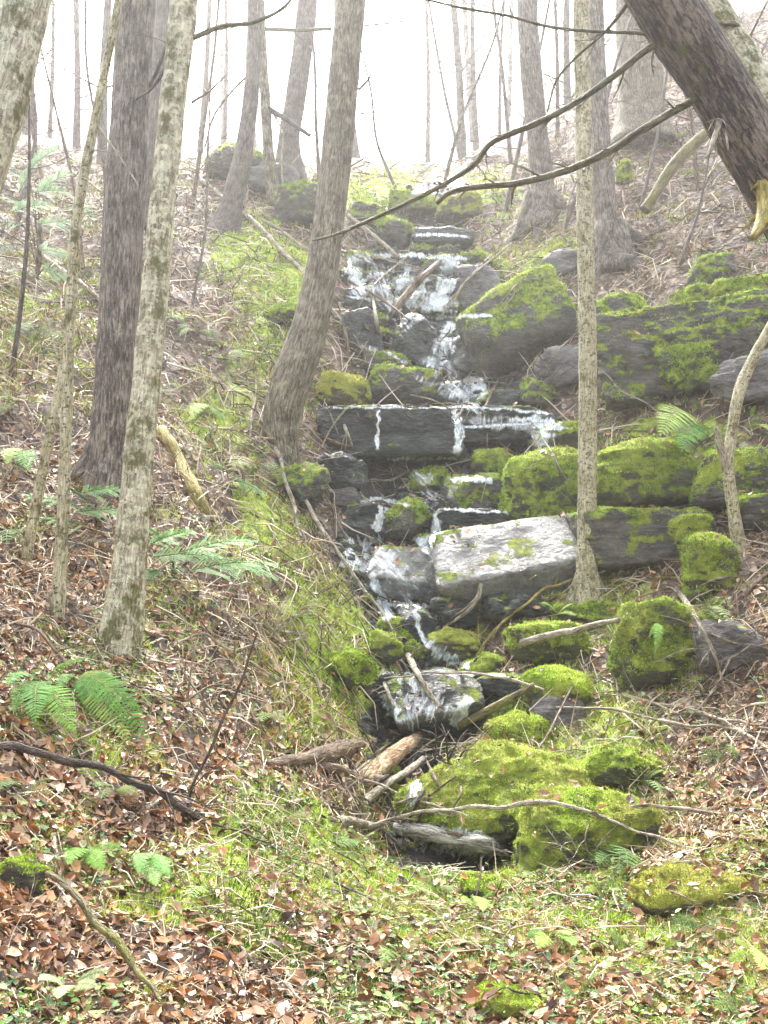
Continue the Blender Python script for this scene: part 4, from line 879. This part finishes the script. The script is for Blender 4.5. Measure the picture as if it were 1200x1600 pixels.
LEAFC = np.array([(.09,.055,.035),(.2,.115,.07),(.33,.2,.12),(.45,.31,.19),(.56,.46,.38),(.72,.66,.6),(.3,.15,.08),(.42,.24,.11),(.07,.04,.035),(.44,.36,.3),(.3,.22,.18)])  # leaf browns and tans; palest tones also stand in for sky glints on wet leaves
P_, N_, mo, be, r = ground_points(215000, 2.6, 24, .62, 21)
dens = np.clip(1.1-mo*.9+fbm(P_*1.6, 3, 91)*1.1, .12, 1)*np.clip(1-be*1.5, .06, 1)
keep = r.random(len(P_)) < dens*np.clip(1.5-P_[:, 1]/11, .3, 1)
P_, N_ = P_[keep], N_[keep]
RT = []
for vv, (n0_) in zip(ALLV[1:], [0]*len(ALLV)):
    Fc_ = ico({642: 4, 162: 3, 2562: 5, 10242: 6}[len(vv)])[1]
    if len(vv) < 600: continue
    a_, b_, c_ = vv[Fc_[:, 0]], vv[Fc_[:, 1]], vv[Fc_[:, 2]]; nn_ = np.cross(b_-a_, c_-a_); ar_ = np.linalg.norm(nn_, axis=1); nn_ /= ar_[:, None]+1e-12
    w_ = ar_*(nn_[:, 2] > .6)*(1 if 7 > vv[:, 1].mean() else .35)
    if w_.sum() > 0:
        m_ = int(w_.sum()*90*(10/vv[:, 1].mean())); f_ = r.choice(len(Fc_), m_, p=w_/w_.sum()); RT.append((((a_+b_+c_)/3)[f_]+r.normal(size=(m_, 3))*.01, nn_[f_]))
P_ = np.vstack([P_]+[x[0] for x in RT]); N_ = np.vstack([N_]+[x[1] for x in RT])
k = r.choice(len(LEAFC), len(P_), p=np.array([12,13,13,12,9,5,7,6,9,8,6])/100)
# rusty patches
Pw, Nw, _, _, rw_ = ground_points(90000, 1.3, 12, 1.25, 29)
kw = np.abs(Pw[:, 0]/Pw[:, 1]) > .6
P_ = np.vstack([P_, Pw[kw]]); N_ = np.vstack([N_, Nw[kw]])
k = r.choice(len(LEAFC), len(P_), p=np.array([12,13,13,12,9,5,7,6,9,8,6])/100)
rp = fbm(P_*1.1, 2, 33)
k = np.where((rp > .2) & (r.random(len(P_)) < .25), r.choice([6, 7, 3], len(P_)), k)
col = LEAFC[k]*r.uniform(.75, 1.25, (len(P_), 1))
size = np.clip(.05+.0016*P_[:, 1], .05, .075)*np.where(r.random(len(P_)) < .45, r.uniform(.25, .5, len(P_)), 1)
V, Fx, c3 = leaf_mesh(P_, N_, size, col, r, .035)
tag(new_obj('leaf_litter', make_mesh('leaf_litter', V, Fx, M['leaf'], False, {'col': ('FLOAT_COLOR', c3)})), 'brown and tan dead leaves carpeting the slopes', kind='stuff')

# thin twigs lying everywhere
P_, N_, mo, be, r = ground_points(27000, 2.8, 26, .6, 22)
a = r.normal(size=P_.shape); d = np.cross(N_, a); d[:, 2] -= .35*np.abs(r.random(len(P_))); d += N_*r.uniform(-.02, .3, (len(P_), 1)); d /= np.linalg.norm(d, axis=1)[:, None]
Ln = (r.uniform(.12, .55, len(P_))*np.clip(P_[:, 1]/8, .5, 1.6))[:, None]; rad = (.0011*np.clip(P_[:, 1], 3, 18)*r.uniform(.35, 1.0, len(P_)))[:, None]
mid = P_+d*Ln*.5+r.normal(size=P_.shape)*Ln*.07+N_*.02; end = P_+d*Ln
s1 = np.cross(d, N_); s1 /= np.linalg.norm(s1, axis=1)[:, None]; s2 = np.cross(d, s1)
V = []
for c, q in ((P_, 1), (mid, .8), (end, .3)):
    for an in (0, 2.094, 4.189): V.append(c+(s1*math.cos(an)+s2*math.sin(an))*rad*q)
V = np.stack(V, 1).reshape(-1, 3); q = np.array([[i+j*3, (i+1) % 3+j*3, (i+1) % 3+(j+1)*3, i+(j+1)*3] for j in range(2) for i in range(3)])
Fx = ((np.arange(len(P_))*9)[:, None, None]+q).reshape(-1, 4)
tc_ = np.array([(.55,.5,.44),(.78,.74,.68),(.3,.24,.19),(.1,.07,.06),(.66,.6,.52)])
col = np.repeat(tc_[r.integers(0, 5, len(P_))], 9, 0)
tag(new_obj('twig_litter', make_mesh('twig_litter', V, Fx, M['straw'], True, {'col': ('FLOAT_COLOR', col)})), 'thin pale and brown twigs strewn over the leaves', kind='stuff')

# moss tufts and small green ground plants
P_, N_, mo, be, r = ground_points(420000, 2.8, 24, .6, 23)
pm = mo+fbm(P_*2.2, 4, 41)*.9
keep = (pm > .38) & (be < .45) & (r.random(len(P_)) < .8)
P_, N_, pm = P_[keep], N_[keep], pm[keep]
n = len(P_); d = N_*.5+r.normal(size=(n, 3))*.5; d[:, 2] += .45; d /= np.linalg.norm(d, axis=1)[:, None]
L = ((.006+.0024*P_[:, 1])*r.uniform(.5, 1.5, n))[:, None]; s = np.cross(d, r.normal(size=(n, 3))); s /= np.linalg.norm(s, axis=1)[:, None]
V = np.stack([P_-s*L*.2, P_+s*L*.2, P_+d*L*1.4+N_*.012], 1).reshape(-1, 3)
pal = np.array(MOSSCOL+[(.38, .38, .1), (.3, .3, .08)])
kk = np.clip((vnoise(P_*1.7, 5)*.5+.5)*7+r.uniform(-1.5, 1.5, n), 0, 6).astype(int)
tag(new_obj('moss', make_mesh('moss', V, np.arange(n*3).reshape(-1, 3), M['moss_blade'], False, {'col': ('FLOAT_COLOR', np.repeat(pal[kk]*r.uniform(.7, 1.3, (n, 1)), 3, 0))})), 'yellow green moss growing in patches on the ground', kind='stuff')

P_, N_, mo, be, r = ground_points(32000, 2.8, 22, .6, 24)
pm = fbm(P_*1.5, 3, 61)+mo*.35
keep = (pm > .2) & (be < .3)
P_, N_ = P_[keep], N_[keep]; n = len(P_)
GC = np.array([(.16, .3, .06), (.28, .42, .1), (.42, .52, .2), (.12, .24, .1), (.5, .55, .3)])
col = GC[r.integers(0, 5, n)]
up = N_*.6+np.array([0, 0, .4]); up /= np.linalg.norm(up, axis=1)[:, None]
V, Fx, c3 = leaf_mesh(P_+up*.03, up, np.clip(.02+.0022*P_[:, 1], .02, .055), col, r, .05, .55, .1)
tag(new_obj('ground_cover', make_mesh('ground_cover', V, Fx, M['green'], False, {'col': ('FLOAT_COLOR', c3)})), 'small green leafy plants among the dead leaves', kind='stuff')

# dry grass blades
P_, N_, mo, be, r = ground_points(70000, 2.8, 24, .6, 25)
keep = (fbm(P_*1.3, 3, 71)+np.clip((P_[:, 1]-6)/14, -.1, .25) > .1) & (be < .5); P_, N_ = P_[keep], N_[keep]; n = len(P_)
az = r.uniform(0, 6.28, n); d = np.c_[np.cos(az)*.7, np.sin(az)*.7, r.uniform(.1, .9, n)]
L = (r.uniform(.08, .3, n)*np.clip(P_[:, 1]/9, .4, 1.3))[:, None]; s = np.c_[-np.sin(az), np.cos(az), 0*az]*(.0006*np.clip(P_[:, 1], 3, 18))[:, None]
m1 = P_+d*L*.55; e1 = P_+d*L; e1[:, 2] -= L[:, 0]*.3
V = np.stack([P_-s, P_+s, m1+s*.8, m1-s*.8, e1], 1).reshape(-1, 3); b = (np.arange(n)*5)[:, None, None]
col = np.array([(.55, .48, .3), (.4, .32, .18), (.68, .64, .52), (.36, .36, .14), (.22, .14, .09)])[r.integers(0, 5, n)]
tag(new_obj('dry_grass', make_mesh('dry_grass', V, [(b+np.array([[0, 1, 2, 3]])).reshape(-1, 4), (b+np.array([[3, 2, 4]])).reshape(-1, 3)], M['straw'], False, {'col': ('FLOAT_COLOR', np.repeat(col, 5, 0))})), 'thin dry and green grass blades among the leaves', kind='stuff')

# rubble in the streambed
P_, N_, mo, be, r = ground_points(60000, 8, 23, .35, 26)
P_ = P_[(be > .35)][:1500]; n = len(P_)
D, Fc = ico(2)
Vs, Fs = [], []
for i in range(n):
    s_ = r.uniform(.02, .09)*(1.6 if r.random() < .12 else 1); a = r.uniform(.6, 1.2, 3)
    v = D*(1+.22*vnoise(D*1.4+i*3.3, i)[:, None])*a*s_; v[:, 2] *= .6
    Vs.append(v+P_[i]); Fs.append(Fc+i*len(D))
tag(new_obj('rubble', make_mesh('rubble', np.vstack(Vs), np.vstack(Fs), M['rock_wet'], False)), 'small wet stones filling the streambed', kind='stuff')

# ---------------------------------------------------------------- ferns, saplings, brush
def blade_strip(P0, d, side, L, w, col, V, Fq, Cc, curve=.0, nrm=None):
    """a pointed leaflet"""
    b = len(V); nrm = np.zeros(3) if nrm is None else nrm
    for u, ww in ((0, .5), (.35, 1.), (.7, .7), (1, .05)):
        c = P0+d*L*u-np.array([0, 0, 1])*curve*L*u*u
        V.append(c-side*w*ww/2); V.append(c+side*w*ww/2); Cc += [col, col]
    for k in range(3): Fq.append((b+2*k, b+2*k+1, b+2*k+3, b+2*k+2))
FERNS = []
def fern(px, py, fr, label, seed, palette=((.1, .28, .03), (.2, .42, .05), (.34, .48, .1)), bvh=None, lift=.05, n=34, wk=.72):
    """fr: fronds as (dx px, dy px, length scale)"""
    h, _ = hit(px, py, bvhA); r = random.Random(seed)
    o = tag(new_obj('fern', None, None, h), label, 'fern'); FERNS.append(o)
    Y = h[1]
    for (dx, dy, ww) in fr:
        end = at(px+dx, py+dy, min(Y, hit(px+dx, py+dy, bvhA)[0][1])-r.uniform(.08, .25)*Y/5); v = end-h; L = np.linalg.norm(v); up = np.array([0, -.25, .35])*L*r.uniform(.5, .9)
        V, Fq, Cc = [], [], []
        base = np.array(palette[r.randrange(len(palette))])
        prev = h+np.array([0, 0, .0])
        for i in range(n+1):
            u = i/n; c = h+v*u+up*4*u*(1-u)*.5+np.array([0, 0, lift*u])
            t = v+up*2*(1-2*u); t /= np.linalg.norm(t)
            nr = np.array([.1, -.8, .6]); sd = np.cross(t, nr); sd /= np.linalg.norm(sd)
            if i: 
                b = len(V); w_ = .0022*(1-u*.6)*Y/4
                for q_ in (prev-sd*w_, prev+sd*w_, c+sd*w_, c-sd*w_): V.append(q_); Cc.append((.3, .28, .1))
                Fq.append((b, b+1, b+2, b+3))
            if .1 < u < 1:
                wl = ww*L*.17*math.sin(math.pi*min(1, (u*.9+.12)))**.8+.004
                for s_ in (-1, 1):
                    dd = sd*s_+t*.45+np.array([0, r.uniform(-.15, .15), r.uniform(-.1, .1)]); dd /= np.linalg.norm(dd)
                    blade_strip(c, dd, t, wl, L/n*wk, base*r.uniform(.75, 1.3), V, Fq, Cc, .12)
            prev = c
        new_obj('frond', make_mesh('frond', np.array(V)-h, np.array(Fq), M['green'], False, {'col': ('FLOAT_COLOR', np.array(Cc))}), o)
fern(70,1075,[(-50,55,.7),(-15,70,.8),(45,85,.9),(-60,12,.7),(30,-25,.6),(62,-32,.6),(10,40,.6)],'bright green fern at the left edge below the birch',1)
fern(120,1060,[(112,112,.85),(84,118,.8),(104,66,.6),(30,80,.7),(-30,36,.6),(60,20,.6)],'largest green fern spreading right towards the dark branch',2)
fern(140,1330,[(-35,40,.9),(20,50,.9),(50,15,.8),(-10,-20,.7)],'small fern beside the bleached crooked stick',3)
fern(235,1345,[(8,58,.8),(30,44,.6),(-18,40,.6),(14,20,.5)],'upright pale green fern in the near left leaves',4,((.16, .38, .08), (.26, .46, .12)))
fern(1085,680,[(-55,10,.9),(-40,-10,.8),(30,-8,.7),(-20,35,.8),(45,20,.7)],'fern growing on the boulders beside the bent snag',5)
fern(1030,975,[(-6,55,.6),(-16,30,.5)],'tiny fern hanging on the tall mossy boulder',6)
fern(325,640,[(-25,20,.8),(20,-10,.8),(25,25,.8),(-10,-25,.7)],'fern halfway up the left slope',7)
fern(1165,675,[(30,-25,.8),(40,5,.8),(15,-35,.7)],'light green fern right of the bent snag',8)
fern(860,1470,[(-35,10,.8),(30,8,.8),(5,-20,.7),(40,25,.7),(-20,30,.7)],'grassy green fern in the centre foreground',9)
fern(1180,1500,[(-40,20,.8),(10,35,.8),(-30,-10,.7)],'yellow green fern at the lower right edge',10,((.35, .5, .08), (.5, .6, .15)))
fern(940,1400,[(-20,-20,.7),(20,-18,.7),(30,5,.7),(-28,8,.7)],'small fern in front of the largest boulder',11)
fern(110,1545,[(-50,10,.8),(40,20,.9),(-20,40,.8),(60,-5,.7)],'pale mossy fern in the bottom left corner',12,((.3, .45, .12), (.5, .6, .3)))
fern(35,715,[(-25,20,.8),(20,10,.8),(10,30,.8)],'dark green fern at the left edge of the slope',13)
fern(260,500,[(-20,10,.7),(30,12,.7),(25,-10,.7)],'small fern behind the birch mid trunk',14)
fern(745,1420,[(-25,0,.6),(25,-12,.7),(10,20,.6)],'little fern on the near mossy bank',15)
fern(870,960,[(-25,-10,.6),(25,-10,.6),(30,10,.7)],'sprig of fern at the foot of the speckled tree',16)

rq = random.Random(31)
for i in range(26):
    a, b = [(20,640),(60,520),(115,345),(400,735),(350,560),(230,620),(310,520),(20,840),(470,960),(420,1120),(560,1330),(180,1240),(330,1400),(40,1240),(440,1290),(620,1500),(1000,1230),(1130,1180),(1100,960),(960,1350),(1090,1450),(680,1390),(980,1480),(1150,1580),(900,1560),(370,420)][i]
    fern(a, b, [(rq.choice([-1, 1])*rq.uniform(8, 42), rq.uniform(-22, 26), rq.uniform(.6, 1)) for _ in range(7)], 'small green fern tuft, one of many dotted over the slopes', 700+i, ((.08, .17, .03), (.14, .25, .05), (.2, .3, .07), (.22, .2, .06)), n=13, wk=.45)
    FERNS[-1]['group'] = 'small fern tufts dotted over the slopes'
def hemlock(px, py, boughs, label, seed, pal=((.38, .62, .3), (.52, .75, .42), (.3, .5, .2)), Y=None, need=.02, wid=1.):
    r = random.Random(seed); h = hit(px, py, bvhA)[0]; Y = Y or h[1]
    h = at(px, py, Y)
    o = tag(new_obj('hemlock_sapling', None, None, h), label, 'sapling')
    st = []
    for (x0, y0, x1, y1) in boughs:
        V, Fq, Cc = [], [], []; n = 15
        yb = min(Y, hit(x0, y0, bvhA)[0][1], hit(x1, y1+12, bvhA)[0][1]); a = at(x0, y0, yb-.1); b = at(x1, y1, yb-.4); v = b-a; L = np.linalg.norm(v); t = v/L
        pts = [h, (h+a)/2+np.array([.05, 0, .1]), a]
        st.append((pts, [.012, .009, .006])); st.append(([a, (a+b)/2+np.array([0, 0, .04*L]), b], [.006, .004, .0015]))
        for i in range(n):
            u = i/n; c = a+v*u+np.array([0, 0, .16*L*u*(1-u)])
            for s_ in (-1, 1):
                td = np.array([t[0]*.75-s_*.15, -.45*s_+t[1]-.1, t[2]+r.uniform(-.15, .3)+.25*s_]); td /= np.linalg.norm(td)
                tl = L*.42*wid*(1-u*.65)*r.uniform(.6, 1.1); m = int(tl/need*1.5)+2
                base = np.array(pal[r.randrange(len(pal))])*r.uniform(.8, 1.2)
                sd = np.cross(td, (0, -.6, .8)); sd /= np.linalg.norm(sd)
                for j in range(m):
                    q_ = c+td*tl*j/m-np.array([0, 0, .12*tl*(j/m)**2])
                    for s2 in (-1, 1):
                        d2 = sd*s2+td*.5; d2 /= np.linalg.norm(d2)
                        bb = len(V); w_ = need*.32
                        for x in (q_, q_+d2*need*.5+td*w_, q_+d2*need*1.2, q_+d2*need*.5-td*w_): V.append(x); Cc.append(base)
                        Fq.append((bb, bb+1, bb+2, bb+3))
        new_obj('foliage', make_mesh('foliage', np.array(V)-h, np.array(Fq), M['green'], False, {'col': ('FLOAT_COLOR', np.array(Cc))}), o)
    tubes_obj('stem', st, 'stick_brown', o, 5, .1, seed, h)
hemlock(150,830,[(120,790,40,775),(130,770,190,765),(120,800,200,800),(130,820,60,810),(140,785,100,760)],'feathery light green hemlock sapling left of the blotched birch',1)
hemlock(270,900,[(235,850,300,830),(240,870,330,870),(290,860,390,845),(300,890,420,880),(255,840,220,822),(330,870,425,900),(250,890,210,905)],'feathery hemlock sapling right of the blotched birch foot',2)
hemlock(60,430,[(30,420,-25,400),(40,250,-20,235),(70,420,115,440),(55,300,105,300),(35,350,-15,350),(50,330,-10,300),(60,300,110,270),(40,280,-20,250),(60,350,120,350),(30,380,-20,390),(50,260,90,232),(60,390,110,400),(20,330,80,320),(30,300,60,250)],'hazy pale green hemlock on the far left slope',3,need=.024,wid=1.1,pal=((.36, .55, .32), (.5, .68, .45), (.6, .72, .58)))
hemlock(380,760,[(360,740,330,725),(370,750,410,770)],'small hemlock sprig above the feathery saplings',4)

def brush(px, py, arcs, label, seed, mat='stick_yellow', cat='shrub'):
    h = hit(px, py, bvhA)[0]; r = random.Random(seed); S_ = []
    for (dx, dy) in arcs:
        e = at(px+dx, py+dy, h[1]-r.uniform(-.1, .4)); m = (h+e)/2+np.array([0, -.1, np.linalg.norm(e-h)*r.uniform(.05, .25)])
        b0 = h+np.array([r.uniform(-.15, .15), 0, 0]); S_.append(([b0, m, e], [.009, .006, .002]))
        S_ += twigs(m, e-b0+np.array([r.uniform(-.4, .4)]*3), .35, .004, r.randrange(999), 1, 2)
    o = tag(new_obj('shrub', None, None, h), label, cat)
    tubes_obj('stems', S_, mat, o, 4, .05, seed, h)
brush(775,405,[(-60,70),(-40,90),(-80,50),(20,-60),(50,-50),(70,-20),(-20,-50),(80,30),(-95,80),(40,-80)],'straw coloured arching shrub right of the upper fall',1)
brush(835,390,[(-60,60),(-40,30),(30,-50),(60,-30),(-20,-70),(50,20),(-90,90),(-70,40),(10,50)],'second straw coloured shrub by the foot of the grey tree',2)
brush(1165,60,[(-60,-30),(-30,-60),(10,-70),(40,-40),(-50,20),(-20,40),(30,30),(-70,60),(50,60)],'pale bare shrub on the slope behind the leaning trunks',3,'stick_pale')
brush(1110,1090,[(-30,-60),(-60,-30),(20,-70),(50,-40),(70,-10),(-20,40),(40,40)],'thin bare shrub on the right bank below the sloping branch',4,'stick_brown')
brush(430,1010,[(-60,-40),(-30,-60),(40,-50),(60,-10),(-70,10),(20,-80),(-100,-20)],'bare twiggy shrub on the left bank behind the dark twig',5,'stick_pale')
brush(300,1110,[(-60,-60),(-20,-90),(40,-80),(60,-40),(-80,-20),(10,-110)],'bare twiggy shrub right of the largest fern',6,'stick_pale')
brush(610,740,[(-60,-20),(-30,-40),(20,-30),(50,-25),(-80,10),(40,10),(-40,20)],'twig tangle under the block ledge',7,'stick_brown')
brush(700,1190,[(-40,-50),(-10,-60),(30,-50),(50,-20),(-60,-20),(20,30)],'dark twig tangle at the foot of the blue grey slab',8,'stick_dark')
brush(500,1230,[(-40,-20),(-20,40),(30,50),(-60,20),(50,20),(0,60),(-30,70)],'tangled roots and twigs under the broken log',9,'stick_brown')
brush(900,1345,[(-20,-50),(20,-60),(60,-40),(40,10),(-60,-30)],'thin twigs hanging before the largest mossy boulder',10,'stick_pale')
brush(860,600,[(-60,-40),(-30,-60),(30,-40),(60,-20)],'sparse twigs behind the angular boulder',11,'stick_brown')

# ---------------------------------------------------------------- air
hb = bmesh.new(); bmesh.ops.create_cube(hb, size=1)
zmin = float(TV[:, 2].min())-1; zmax = float(TV[:, 2].max())+25
for v in hb.verts: v.co = (v.co.x*330, v.co.y*130+50, (zmax+zmin)/2+v.co.z*(zmax-zmin))
hm = bpy.data.meshes.new('haze'); hb.to_mesh(hm); hb.free()
hz = NT('haze'); vol = hz.n('VolumePrincipled', {'Color': (.97, .955, .94), 'Density': .0021, 'Anisotropy': .6})
hz.t.links.new(vol.outputs[0], hz.out.inputs['Volume']); hm.materials.append(hz.m)
tag(new_obj('haze', hm), 'pale damp haze thickening up the hollow', kind='stuff')

# ---------------------------------------------------------------- light
SUN_EL, SUN_AZ = math.radians(54), math.radians(-8)     # ahead of the camera, a little left, high
w = bpy.data.worlds.new('World'); C.world = w; w.use_nodes = True; nt = w.node_tree
bg = nt.nodes['Background']; sky = nt.nodes.new('ShaderNodeTexSky'); sky.sky_type = 'NISHITA'; sky.sun_disc = False
sky.sun_elevation = SUN_EL; sky.sun_rotation = SUN_AZ; sky.air_density = 1.0; sky.dust_density = 4.0; sky.ozone_density = .6
hs = nt.nodes.new('ShaderNodeHueSaturation'); hs.inputs['Saturation'].default_value = .3
nt.links.new(sky.outputs[0], hs.inputs['Color']); nt.links.new(hs.outputs[0], bg.inputs[0]); bg.inputs[1].default_value = .15
sl = bpy.data.lights.new('sun', 'SUN'); sl.energy = 2.6; sl.angle = math.radians(12); sl.color = (1, .97, .91)
so = bpy.data.objects.new('sun', sl); LINK(so)
dirv = Vector((math.sin(SUN_AZ)*math.cos(SUN_EL), math.cos(SUN_AZ)*math.cos(SUN_EL), math.sin(SUN_EL)))
so.rotation_euler = dirv.to_track_quat('Z', 'Y').to_euler(); so.location = (0, 10, 40)

C.view_settings.view_transform = 'Standard'; C.view_settings.look = 'None'; C.view_settings.gamma = 1
C.view_settings.exposure = 2.5
cy = C.cycles
cy.use_denoising = True
try: cy.denoiser = 'OPENIMAGEDENOISE'
except Exception: pass
cy.max_bounces = 5; cy.diffuse_bounces = 3; cy.glossy_bounces = 2; cy.transmission_bounces = 2; cy.transparent_max_bounces = 12; cy.volume_bounces = 1
cy.caustics_reflective = False; cy.caustics_refractive = False
